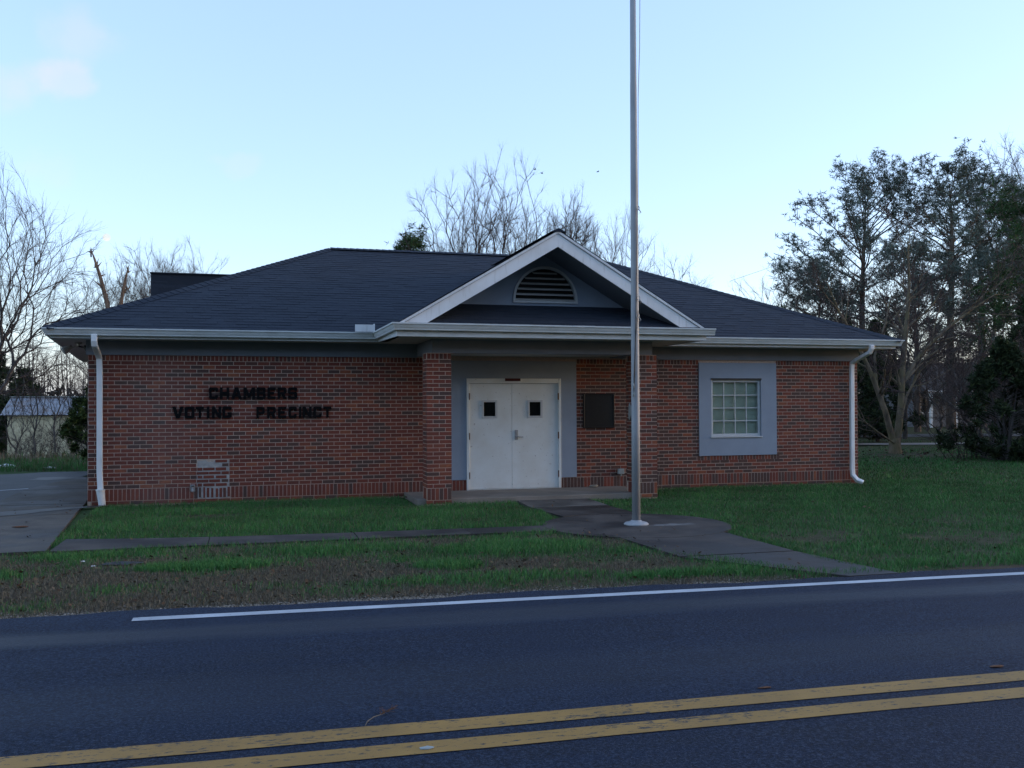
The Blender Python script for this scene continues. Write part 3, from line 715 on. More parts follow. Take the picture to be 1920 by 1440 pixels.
# --- porch beam and ceiling
bm_ = MB()
bm_.box(5.36, 9.36, -1.50, -1.26, 2.578, 2.808); bm_.box(5.36, 5.60, -1.258, -.034, 2.578, 2.808); bm_.box(9.12, 9.36, -1.258, -.034, 2.578, 2.808)
part(bm_, 'porch_beam', M['frieze'])
ce = MB(); ce.box(5.6, 9.12, -1.26, .0, 2.60, 2.63); part(ce, 'porch_ceiling', M['soffit'])
# --- roofs: a deck, then every shingle row as slightly lifted tabs
ridge_z = 5.20; SL = (ridge_z-2.972)/4.90
RL, RR, RY = EX0+4.92, EX1-4.90, EY+4.92
def add_shingles(mb, org, du, dv, length, span, expo=.143, tab=.305, lift=.006):
    """rows of tabs: org + du*s + dv*t, clipped to span(t)"""
    org, du, dv = Vector(org), Vector(du).normalized(), Vector(dv).normalized(); n = du.cross(dv).normalized()
    if n.z < 0: n = -n
    rows = int(length/expo)
    for r in range(rows+1):
        t0, t1 = r*expo, min((r+1)*expo+.012, length)
        a0, b0 = span(t0); a1, b1 = span(t1)
        if b0-a0 < .02: continue
        off = (r % 3)*tab/3+rnd.uniform(-.02, .02); s = math.floor((min(a0,a1)-off)/tab)*tab+off; rowt = rnd.uniform(-.06, .06)
        while s < max(b0, b1):
            s0, s1 = s+.003, s+tab-.003
            p0, p1 = max(s0, a0), min(s1, b0); q0, q1 = max(s0, a1), min(s1, b1)
            s += tab
            if p1-p0 < .004: continue
            if q1 < q0: q0 = q1 = (q0+q1)/2
            l = lift+rnd.uniform(-.003, .004); tn = min(1, max(0, rnd.gauss(.5+rowt, .2)))
            A, B = org+du*p0+dv*t0, org+du*p1+dv*t0; Dd, Cc = org+du*q0+dv*t1, org+du*q1+dv*t1
            mb.poly([A+n*l, B+n*l, Cc+n*.002, Dd+n*.002], tn); mb.poly([A, B, B+n*l, A+n*l], tn)
def caps(mb, p, q, wd=.15, step=.145):
    p, q = Vector(p), Vector(q); d = (q-p); n = int(d.length/step); d.normalize(); s = d.cross(Vector((0,0,1))).normalized(); u_ = s.cross(d)
    if u_.z < 0: u_ = -u_
    for i in range(n):
        a_ = p+d*(i*step); b_ = p+d*(i*step+step*1.12); tn = rnd.uniform(.2, .8)
        for sg_ in (-1, 1):
            mb.poly([a_+u_*.034, a_+s*sg_*wd-u_*.030, b_+s*sg_*wd-u_*.040, b_+u_*.024], tn)
        mb.poly([a_-s*wd-u_*.03, a_+s*wd-u_*.03, a_+u_*.034], tn*.5)
EZR = 2.965
deck = MB()
cA, cB = (EX0-.0,EY,EZR), (EX1,EY,EZR); cC, cD = (EX1,9.25,EZR), (EX0-SK*9.85,9.25,EZR); rA, rB = (RL,RY,ridge_z), (RR,RY,ridge_z)
deck.poly([cA,cB,rB,rA]); deck.poly([cB,cC,rB]); deck.poly([cC,cD,rA,rB]); deck.poly([cD,cA,rA])
roof = part(deck, 'roof', M['shingle'])
sh = MB(); dv = Vector((0, RY-EY, ridge_z-EZR)); ln = dv.length
add_shingles(sh, cA, (1,0,0), dv, ln, lambda t: ((RL-EX0)*t/ln, (EX1-EX0)-(EX1-RR)*t/ln))
dvr = Vector((RR-EX1, 0, ridge_z-EZR)); lr = dvr.length; slr = (RY-EY)/lr
add_shingles(sh, cB, (0,1,0), dvr, lr, lambda t: (slr*t, 9.85-(9.25-RY)/lr*t))
e = Vector(cD)-Vector(cA); f_ = Vector(rA)-Vector(cA); e.normalize(); tpar = f_.dot(e); fp = f_-e*tpar; ll = fp.length; EL = (Vector(cD)-Vector(cA)).length
add_shingles(sh, cA, e, fp, ll, lambda t: (tpar*t/ll, EL-(EL-tpar)*t/ll))
sub(part(sh, 'shingles', M['shingle'], kind='stuff'), roof)
cp = MB(); caps(cp, cA, rA); caps(cp, cB, rB); caps(cp, rA, rB, .16)
sub(part(cp, 'ridge_caps', M['shingle'], kind='stuff'), roof)
# --- gabled porch roof
GX, GZ, GHW, GZ0, GY = 7.40, 4.625, 2.69, 3.03, -2.10
gs = (GZ-GZ0)/GHW; back = 3.4
gd = MB()
for sg_ in (-1, 1):
    n_ = Vector((sg_*gs, 0, 1)).normalized()
    a_ = Vector((GX, GY, GZ)); b_ = Vector((GX+sg_*GHW, GY, GZ0)); bk_ = Vector((0, back, 0))
    th = n_*-.05
    gd.raw([a_, b_, b_+Vector((0,1.55,0)), a_+Vector((0,back+2.4,0)), a_+th, b_+th, b_+Vector((0,1.55,0))+th, a_+Vector((0,back+2.4,0))+th],
           [(0,1,2,3),(4,7,6,5),(0,4,5,1),(1,5,6,2),(2,6,7,3)])
proof = part(gd, 'porch_roof', M['shingle'])
gsh = MB(); gl = math.hypot(GHW, GZ-GZ0)
for sg_ in (-1, 1):
    add_shingles(gsh, (GX+sg_*(GHW+.03), GY-.03, GZ0-.018), (0,1,0), (-sg_*GHW, 0, GZ-GZ0), gl+.03, lambda t: (0, 1.6+t*1.45))
sub(part(gsh, 'shingles', M['shingle'], kind='stuff'), proof)
gc = MB(); caps(gc, (GX,GY-.04,GZ), (GX,GY+4.2,GZ), .14); sub(part(gc, 'ridge_caps', M['shingle'], kind='stuff'), proof)
# rake boards: a wide white board and a thin drip strip above it
for sg_ in (-1, 1):
    for (nm, w0, w1, ya, yb) in (('rake_board', -.045, -.275, GY+.0, GY+.03), ('rake_trim', -.006, -.050, GY-.022, GY-.001)):
        rb = MB(); top = [(GX, GZ), (GX+sg_*GHW*1.0, GZ0)]
        z_at = lambda x, o_: GZ-abs(x-GX)*gs+o_
        zb = 3.0
        xo = GX+sg_*min(GHW+.02, (GZ+w0-zb)/gs); xi = GX+sg_*(GZ+w1-zb)/gs
        pts = [(GX, z_at(GX,w0)), (xo, z_at(xo,w0)), (xi, zb), (GX, z_at(GX,w1))]
        fr_ = [(x, ya, z) for x, z in pts]; bk2 = [(x, yb, z) for x, z in pts]
        if sg_ < 0: fr_ = fr_[::-1]; bk2 = bk2[::-1]
        rb.raw(fr_+bk2, [(3,2,1,0),(4,5,6,7)]+[(i, (i+1)%4, 4+(i+1)%4, 4+i) for i in range(4)])
        sub(part(rb, nm, M['white_trim']), proof)
so_ = MB()
for sg_ in (-1, 1):
    so_.poly([(GX, GY+.031, GZ-.27), (GX+sg_*2.35, GY+.031, GZ-.27-2.35*gs), (GX+sg_*2.35, -1.2, GZ-.27-2.35*gs), (GX, -1.2, GZ-.27)])
sub(part(so_, 'rake_soffit', M['frieze']), proof)
# pent roof below the gable wall
pent = MB(); dpv = Vector((0, .97, .445))
pent.poly([(4.72,-2.17,2.995),(10.12,-2.17,2.995),(10.12,-1.2,3.44),(4.72,-1.2,3.44)]); pento = part(pent, 'pent_roof', M['shingle'])
psh = MB(); add_shingles(psh, (4.72,-2.17,2.995), (1,0,0), dpv, dpv.length, lambda t: (0, 5.4)); sub(part(psh, 'shingles', M['shingle'], kind='stuff'), pento)
# gable wall with arched louvre vent
gw = MB(); vc, vz, vr, vh = 7.455, 3.525, .60, .62
zt = lambda x: GZ-.26-abs(x-GX)*gs
arc_ = [(vc+vr*math.cos(a_), vz+vh*math.sin(a_)) for a_ in np.linspace(PI, 0, 25)]
gxs = [5.3]+[a_[0] for a_ in arc_]+[9.6]
for i in range(len(gxs)-1):
    x0, x1 = gxs[i], gxs[i+1]
    lo = [3.40, 3.40] if i in (0, len(gxs)-2) else [arc_[i-1][1], arc_[i][1]]
    mids = [x0, x1] if not (x0 < GX < x1) else [x0, GX, x1]
    for j in range(len(mids)-1):
        f0 = (mids[j]-x0)/(x1-x0); f1 = (mids[j+1]-x0)/(x1-x0); l0 = lo[0]+(lo[1]-lo[0])*f0; l1 = lo[0]+(lo[1]-lo[0])*f1
        if max(zt(mids[j]), zt(mids[j+1])) > min(l0, l1): gw.poly([(mids[j],-1.2,l0),(mids[j+1],-1.2,l1),(mids[j+1],-1.2,max(zt(mids[j+1]),l1)),(mids[j],-1.2,max(zt(mids[j]),l0))])
gw.poly([(vc-vr,-1.2,3.40),(vc+vr,-1.2,3.40),(vc+vr,-1.2,vz),(vc-vr,-1.2,vz)])
part(gw, 'gable_wall', M['stucco'])
vt = MB(); ro, ri = 1.0, .93
an = np.linspace(PI, 0, 29)
for i in range(28):
    o0, o1 = [(vc+vr*math.cos(q), vz+vh*math.sin(q)) for q in an[i:i+2]]; i0, i1 = [(vc+vr*ri*math.cos(q), vz+.0+vh*ri*math.sin(q)) for q in an[i:i+2]]
    ya, yb = -1.225, -1.15
    vt.raw([(o0[0],ya,o0[1]),(o1[0],ya,o1[1]),(i1[0],ya,i1[1]),(i0[0],ya,i0[1]),(o0[0],yb,o0[1]),(o1[0],yb,o1[1]),(i1[0],yb,i1[1]),(i0[0],yb,i0[1])],
           [(3,2,1,0),(0,1,5,4),(2,3,7,6)])
vt.box(vc-vr, vc+vr, -1.228, -1.15, vz-.035, vz-.001)
vent = part(vt, 'gable_vent', M['window_frame'])
for i in range(6):
    z = vz+.005+.095*i; hw = vr*ri*math.sqrt(max(.02, 1-((z-vz+.05)/(vh*ri))**2))
    s_ = MB(); s_.raw([(vc-hw,-1.212,z),(vc+hw,-1.212,z),(vc+hw,-1.13,z+.03),(vc-hw,-1.13,z+.03),(vc-hw,-1.212,z+.014),(vc+hw,-1.212,z+.014),(vc+hw,-1.13,z+.044),(vc-hw,-1.13,z+.044)],
                      [(3,2,1,0),(4,5,6,7),(0,1,5,4),(1,2,6,5),(3,0,4,7),(2,3,7,6)])
    sub(part(s_, 'louver', M['soffit']), vent)
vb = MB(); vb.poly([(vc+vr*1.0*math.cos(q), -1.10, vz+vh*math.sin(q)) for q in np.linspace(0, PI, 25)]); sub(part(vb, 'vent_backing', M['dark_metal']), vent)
# rear shingled parapet above the back of the roof
rp = MB(); rp.box(-.09, 15.54, 9.0, 9.4, 3.4, 5.13); rpo = part(rp, 'rear_parapet', M['shingle'])
rs = MB(); add_shingles(rs, (-.09, 8.985, 3.9), (1,0,0), (0,.02,1), 1.22, lambda t: (0, 15.63)); sub(part(rs, 'shingles', M['shingle'], kind='stuff'), rpo)
rc = MB(); rc.box(-.11, 15.56, 8.955, 9.42, 5.131, 5.16); sub(part(rc, 'coping', M['shingle']), rpo)

# ================================================================== THINGS ON THE BUILDING
t_, c_ = .225, .10
def gl(ch):
    w = .76; hole = []
    if ch == 'C': o = [(c_,0),(w-c_,0),(w,c_),(w,.36),(w-t_,.36),(w-t_,t_),(t_,t_),(t_,1-t_),(w-t_,1-t_),(w-t_,.64),(w,.64),(w,1-c_),(w-c_,1),(c_,1),(0,1-c_),(0,c_)]
    if ch == 'G': o = [(c_,0),(w-c_,0),(w,c_),(w,.50),(.40,.50),(.40,.33),(w-t_,.33),(w-t_,t_),(t_,t_),(t_,1-t_),(w-t_,1-t_),(w-t_,.70),(w,.70),(w,1-c_),(w-c_,1),(c_,1),(0,1-c_),(0,c_)]
    if ch == 'H': o = [(0,0),(t_,0),(t_,.38),(w-t_,.38),(w-t_,0),(w,0),(w,1),(w-t_,1),(w-t_,.62),(t_,.62),(t_,1),(0,1)]
    if ch == 'A': w = .9; o = [(0,0),(.26,0),(.32,.2),(.58,.2),(.64,0),(.9,0),(.60,1),(.30,1)]; hole = [[(.38,.4),(.52,.4),(.45,.68)]]
    if ch == 'M': w = .95; o = [(0,0),(.22,0),(.22,.58),(.38,.12),(.57,.12),(.73,.58),(.73,0),(.95,0),(.95,1),(.70,1),(.475,.48),(.25,1),(0,1)]
    if ch == 'B': o = [(0,0),(w-c_,0),(w,c_),(w,.42),(w-.07,.5),(w,.58),(w,1-c_),(w-c_,1),(0,1)]; hole = [[(t_,.2),(w-t_,.2),(w-t_,.4),(t_,.4)], [(t_,.6),(w-t_,.6),(w-t_,.8),(t_,.8)]]
    if ch == 'E': o = [(0,0),(w,0),(w,.22),(t_,.22),(t_,.39),(.62,.39),(.62,.61),(t_,.61),(t_,.78),(w,.78),(w,1),(0,1)]
    if ch == 'R': o = [(0,0),(t_,0),(t_,.38),(.34,.38),(.49,0),(.78,0),(.61,.40),(w,.52),(w,1-c_),(w-c_,1),(0,1)]; hole = [[(t_,.58),(w-t_,.58),(w-t_,.79),(t_,.79)]]
    if ch == 'S': o = [(c_,0),(w-c_,0),(w,c_),(w,.5),(w-c_,.6),(t_,.6),(t_,.79),(w-t_,.79),(w-t_,.7),(w,.7),(w,1-c_),(w-c_,1),(c_,1),(0,1-c_),(0,.5),(c_,.4),(w-t_,.4),(w-t_,.21),(t_,.21),(t_,.3),(0,.3),(0,c_)]
    if ch == 'V': w = .9; o = [(.31,0),(.59,0),(.9,1),(.63,1),(.45,.36),(.27,1),(0,1)]
    if ch == 'O': o = [(c_,0),(w-c_,0),(w,c_),(w,1-c_),(w-c_,1),(c_,1),(0,1-c_),(0,c_)]; hole = [[(t_,.22),(w-t_,.22),(w-t_,.78),(t_,.78)]]
    if ch == 'T': o = [(w/2-t_/2,0),(w/2+t_/2,0),(w/2+t_/2,.77),(w,.77),(w,1),(0,1),(0,.77),(w/2-t_/2,.77)]
    if ch == 'I': w = .25; o = [(0,0),(w,0),(w,1),(0,1)]
    if ch == 'N': o = [(0,0),(t_,0),(t_,.56),(w-t_,0),(w,0),(w,1),(w-t_,1),(w-t_,.44),(t_,1),(0,1)]
    if ch == 'P': o = [(0,0),(t_,0),(t_,.36),(w-c_,.36),(w,.46),(w,1-c_),(w-c_,1),(0,1)]; hole = [[(t_,.57),(w-t_,.57),(w-t_,.79),(t_,.79)]]
    return w, o, hole
sign = thing('wall_sign', 'black raised capital letters CHAMBERS VOTING PRECINCT on the brick wall', 'sign', (2.47, -.02, 1.74))
def letter(ch, x0, x1, z0, z1, ya=-.045, yb=-.012):
    w, o, hs = gl(ch); fx = lambda p: (x0+(x1-x0)*p[0]/w, z0+(z1-z0)*p[1])
    loops = [[fx(p) for p in o]]+[[fx(p) for p in h] for h in hs]
    tri = tessellate_polygon([[Vector((p[0], p[1], 0)) for p in l] for l in loops]); flat = [p for l in loops for p in l]
    mb = MB(); n = len(flat); fs = []
    for tr in tri:
        a, b, c = [flat[i] for i in tr]; ar = (b[0]-a[0])*(c[1]-a[1])-(c[0]-a[0])*(b[1]-a[1])
        q = tuple(tr) if ar > 0 else tuple(reversed(tr)); fs += [q, tuple(n+i for i in reversed(q))]
    s = 0
    for l in loops:
        for i in range(len(l)): j = (i+1) % len(l); fs.append((s+j, s+i, n+s+i, n+s+j))
        s += len(l)
    mb.raw([(p[0], ya, p[1]) for p in flat]+[(p[0], yb, p[1]) for p in flat], fs)
    ob = mb.build('letter', M['letter_black'], sign, loc=None); ob.matrix_parent_inverse = Matrix.Translation((-2.47, .02, -1.74)); ob['label'] = 'black capital letter '+ch
def word(text, ext, z0, z1):
    for ch, (a_, b_) in zip(text, ext):
        u2x = lambda u: 1.124+(310+u/5.818-323)*.0 
        letter(ch, a_, b_, z0, z1)
def xs_(pairs, k0, k1):
    # image columns measured along the wall, in metres
    return [(k0+k1*a_, k0+k1*b_) for a_, b_ in pairs]
word('CHAMBERS', xs_([(0,95),(115,215),(235,350),(365,490),(510,605),(625,715),(735,830),(850,950)], 1.725, 1.487/950), 1.815, 2.018)
word('VOTING', xs_([(0,122),(132,237),(252,337),(367,397),(422,522),(537,637)], 1.124, 2.685/1722*.985), 1.485, 1.688)
word('PRECINCT', xs_([(0,90),(115,210),(235,325),(350,440),(465,490),(505,605),(625,715),(735,825)], 2.515, 1.294/825), 1.478, 1.678)
# bronze plaque
pq = thing('plaque', 'dark bronze memorial plaque on the brick beside the white doors', 'plaque', (8.895, -.02, 1.565))
def pp(mb, name, mat, par, **k):
    o = mb.build(name, mat, par, **k); o.matrix_parent_inverse = par.matrix_basis.inverted(); return o
mb = MB(); mb.box(8.575, 9.215, -.022, -.004, 1.235, 1.90); pp(mb, 'plate', M['bronze'], pq, bevel=.004)
mb = MB()
for (a_, b_, z0, z1) in ((8.575,8.60,1.235,1.90),(9.19,9.215,1.235,1.90),(8.60,9.19,1.235,1.26),(8.60,9.19,1.875,1.90)): mb.box(a_, b_, -.034, -.0225, z0, z1)
pp(mb, 'border', M['bronze'], pq, bevel=.004)
# small red plate above the doors
tag((lambda m_: (m_.box(7.02, 7.32, -.046, -.031, 2.135, 2.185), m_.build('door_sign', M['red_plate'], bevel=.003))[1])(MB()), 'small dark red plate screwed above the white double doors', 'sign')
# outdoor outlet box
ob_ = thing('outlet_box', 'grey weatherproof outlet box low on the brick right of the doors', 'outlet', (9.33, -.02, .385))
mb = MB(); mb.box(9.27, 9.40, -.07, -.004, .335, .445); pp(mb, 'cover', M['galvanised'], ob_, bevel=.012)
mb = MB(); mb.tube([(9.335,-.035,.334),(9.335,-.035,.30)], .018, 10); pp(mb, 'conduit', M['galvanised'], ob_)
# hose tap with damp stain
sp = thing('hose_tap', 'small outdoor hose tap by the mortar patch near the wall foot', 'tap', (1.47, -.02, .26))
mb = MB(); mb.box(1.425, 1.50, -.03, -.004, .225, .345); pp(mb, 'plate', M['steel'], sp, bevel=.008)
mb = MB(); mb.tube([(1.465,-.03,.285),(1.465,-.09,.28),(1.465,-.115,.25),(1.465,-.118,.225)], .016, 10); mb.tube([(1.465,-.06,.285),(1.465,-.06,.32)], .008, 8); pp(mb, 'spout', M['steel'], sp, smooth=True)
mb = MB(); mb.tube([(1.465,-.06,.32),(1.465,-.06,.332)], .028, 14); pp(mb, 'handle', M['dark_metal'], sp)
# twin floodlight under the left eave
fl = thing('floodlight', 'twin lamp floodlight under the left corner of the eave', 'floodlight', (-.46, .62, EZ))
mb = MB(); mb.lathe((-.46,.62,EZ-.03), [(.055,.028),(.06,.0)], 16); mb.tube([(-.46,.62,EZ-.03),(-.46,.62,EZ-.07)], .02, 10); pp(mb, 'mount', M['lamp_lens'], fl)
for (dx, dy, mt, nm) in ((.13,-.02,'dark_metal','lamp_head'), (-.15,.0,'lamp_lens','lamp_head')):
    a_ = Vector((-.46,.62,EZ-.07)); b_ = a_+Vector((dx,dy,-.03)); d = Vector((dx*.9,-.05,-.09)).normalized()
    mb = MB(); mb.tube([a_, b_], .014, 8); mb.tube([b_-d*.05, b_, b_+d*.09, b_+d*.11], [.028,.045,.07,.07], 16, cap=True); h_ = pp(mb, nm, M[mt], fl)
    mb = MB(); mb.tube([b_+d*.111, b_+d*.118], [.06,.055], 16); l_ = mb.build('lens', M['lamp_lens']); l_.parent = h_
    l_.matrix_parent_inverse = (h_.matrix_parent_inverse @ Matrix.Identity(4)); l_.matrix_parent_inverse = Matrix.Identity(4)
    l_.matrix_parent_inverse = (par_inv := (fl.matrix_basis @ h_.matrix_parent_inverse).inverted())
# weathered cord bundle on the right column
mb = MB()
for k in range(4):
    pts = [(9.018-.012*math.sin(k), -1.30+.03*math.cos(q)+.008*k, 1.565+(.11+.012*k)*math.sin(q)) for q in np.linspace(0, 2*PI, 18)]; mb.tube(pts, .009, 6, cap=False)
tag(mb.build('cord_bundle', M['rope'], smooth=True), 'grey bundle of cord hung on the left face of the right brick column', 'cord')

# ================================================================== FLAGPOLE
fp_ = thing('flagpole', 'tall tapered aluminium flagpole standing in the concrete circle before the porch', 'flagpole', (7.58, -4.96, .036))
def fpart(mb, name, mat, **k): return pp(mb, name, mat, fp_, **k)
px_, py_ = 7.58, -4.96
mb = MB(); zz = [.04,1.5,3,4.5,6.2,6.21,9.0]; rr = [.0585,.0575,.0545,.0505,.046,.0445,.036]
mb.tube([(px_,py_,z) for z in zz], rr, 32); fpart(mb, 'shaft', M['flagpole_metal'], smooth=True)
mb = MB(); mb.lathe((px_,py_,.036), [(.172,0),(.172,.012),(.150,.030),(.085,.045),(.068,.062)], 40); fpart(mb, 'flange', M['flange_paint'], smooth=False)
mb = MB(); mb.lathe((px_,py_,9.0), [(.05,0),(.05,.05),(.02,.06),(.02,.09)], 16); fpart(mb, 'truck', M['flagpole_metal'])
mb = MB(); mb.lathe((px_,py_,9.09), [(.02,0)]+[(.07*math.sin(q),.07-.07*math.cos(q)) for q in np.linspace(.3, PI-.05, 9)], 20); fpart(mb, 'ball', M['steel'], smooth=True)
mb = MB(); mb.tube([(px_+.115,py_-.03,8.98),(px_+.075,py_-.055,6.7),(px_+.045,py_-.062,6.0),(px_+.03,py_-.066,4.4)], .0045, 6); fpart(mb, 'halyard', M['rope'])
mb = MB(); mb.tube([(px_+.02,py_-.066,4.4),(px_-.005,py_-.068,3.2),(px_-.022,py_-.066,2.6),(px_-.05,py_-.058,1.93)], .0045, 6); mb.tube([(px_+.022,py_-.066,3.0),(px_-.02,py_-.07,2.6),(px_-.045,py_-.062,1.90)], .004, 6); fpart(mb, 'halyard', M['dark_metal'])
for z, dx in ((4.43,.0),(3.18,.0),(2.93,-.01)):
    mb = MB(); c0 = Vector((px_+.025+dx, py_-.066, z)); mb.tube([c0+Vector((.022*math.cos(q),-.004,.028*math.sin(q))) for q in np.linspace(0, 2*PI, 13)], .006, 6, cap=False)
    mb.tube([c0+Vector((.02,0,-.02)), c0+Vector((.05,.0,-.06)), c0+Vector((.03,0,-.07))], .006, 6); fpart(mb, 'snap_hook', M['steel'])
mb = MB(); mb.tube([(px_-.052,py_-.055,1.99),(px_-.058,py_-.075,1.96),(px_-.058,py_-.075,1.84),(px_-.052,py_-.055,1.81)], .011, 8); mb.tube([(px_-.045,py_-.04,1.90),(px_-.058,py_-.075,1.90)], .014, 8); fpart(mb, 'cleat', M['galvanised'])

# ================================================================== VEGETATION
def frusta(name, S, mat, parent=None, k=4, kind=None):
    """S: array of rows (p0, p1, r0, r1); one tapered k-gon per segment"""
    S = np.asarray(S, float); p0, p1, r0_, r1_ = S[:,0:3], S[:,3:6], S[:,6], S[:,7]
    d = p1-p0; ln_ = np.linalg.norm(d, axis=1, keepdims=True); d = d/np.maximum(ln_, 1e-6)
    p1 = p1+d*(r1_[:,None]*.5); ref = np.where(np.abs(d[:,2:3]) < .9, [[0,0,1.]], [[1.,0,0]])
    x = np.cross(d, ref); x /= np.linalg.norm(x, axis=1, keepdims=True); y = np.cross(d, x)
    n = len(S); V = np.zeros((n, 2*k, 3))
    for j in range(k):
        a_ = 2*PI*j/k; u_ = math.cos(a_)*x+math.sin(a_)*y
        V[:,j] = p0+u_*r0_[:,None]; V[:,k+j] = p1+u_*r1_[:,None]
    base = (np.arange(n)*2*k)[:,None]; F = []
    for j in range(k):
        j2 = (j+1) % k; F.append(np.concatenate([base+j, base+k+j, base+k+j2, base+j2], 1))
    return np_mesh(name, V.reshape(-1,3), np.stack(F, 1).reshape(-1,4), mat, np.repeat(rng.random(n), 2*k), parent, smooth=(k > 3), kind=kind)
def rot_dir(d, ang, az):
    ref = Vector((0,0,1)) if abs(d.z) < .95 else Vector((1,0,0)); x = d.cross(ref).normalized(); y = d.cross(x).normalized()
    return (d*math.cos(ang)+(x*math.cos(az)+y*math.sin(az))*math.sin(ang)).normalized()
def grow(R, segs, p, d, L_, r, lev, maxlev, q):
    """one branch and everything on it"""
    n = 4 if lev < 2 else 3; st_ = L_/n; pts = [p.copy()]
    for i in range(n):
        j = q['wig']*(1 if lev else .45)
        d = (d+Vector((R.gauss(0,j), R.gauss(0,j), R.gauss(0,j)+q['up']*(1 if lev > 0 else 0)+(q.get('droop',0)*(1 if lev >= 2 else 0)))))
        d.normalize(); p = p+d*st_; pts.append(p.copy())
    tip = r*(.55 if lev < maxlev else .4)
    for i in range(n):
        a_ = r+(tip-r)*i/n; b_ = r+(tip-r)*(i+1)/n
        segs.append((*pts[i], *pts[i+1], a_, b_, lev))
    if lev == maxlev: return
    cn = q['kids'][lev]
    az = R.uniform(0, 2*PI)
    for c in range(cn):
        f = q['start'][lev]+(1-q['start'][lev])*(c+R.uniform(.2,.9))/cn; f = min(f, .999); i = int(f*n); g = f*n-i
        bp = pts[i].lerp(pts[i+1], g); bd = (pts[i+1]-pts[i]).normalized(); az += 2.4+R.uniform(-.5,.5)
        ang = q['ang'][lev]*R.uniform(.7, 1.25); rr_ = (r+(tip-r)*f)*R.uniform(.5,.72)
        grow(R, segs, bp, rot_dir(bd, ang, az), L_*q['len'][lev]*R.uniform(.65,1.2)*(1.15-.5*f if lev > 0 else 1), max(rr_, q['rmin']), lev+1, maxlev, q)
    # leader goes on
    grow(R, segs, pts[-1], (pts[-1]-pts[-2]).normalized(), L_*q['len'][lev]*R.uniform(.8,1.1), max(tip*.9, q['rmin']), lev+1, maxlev, q)
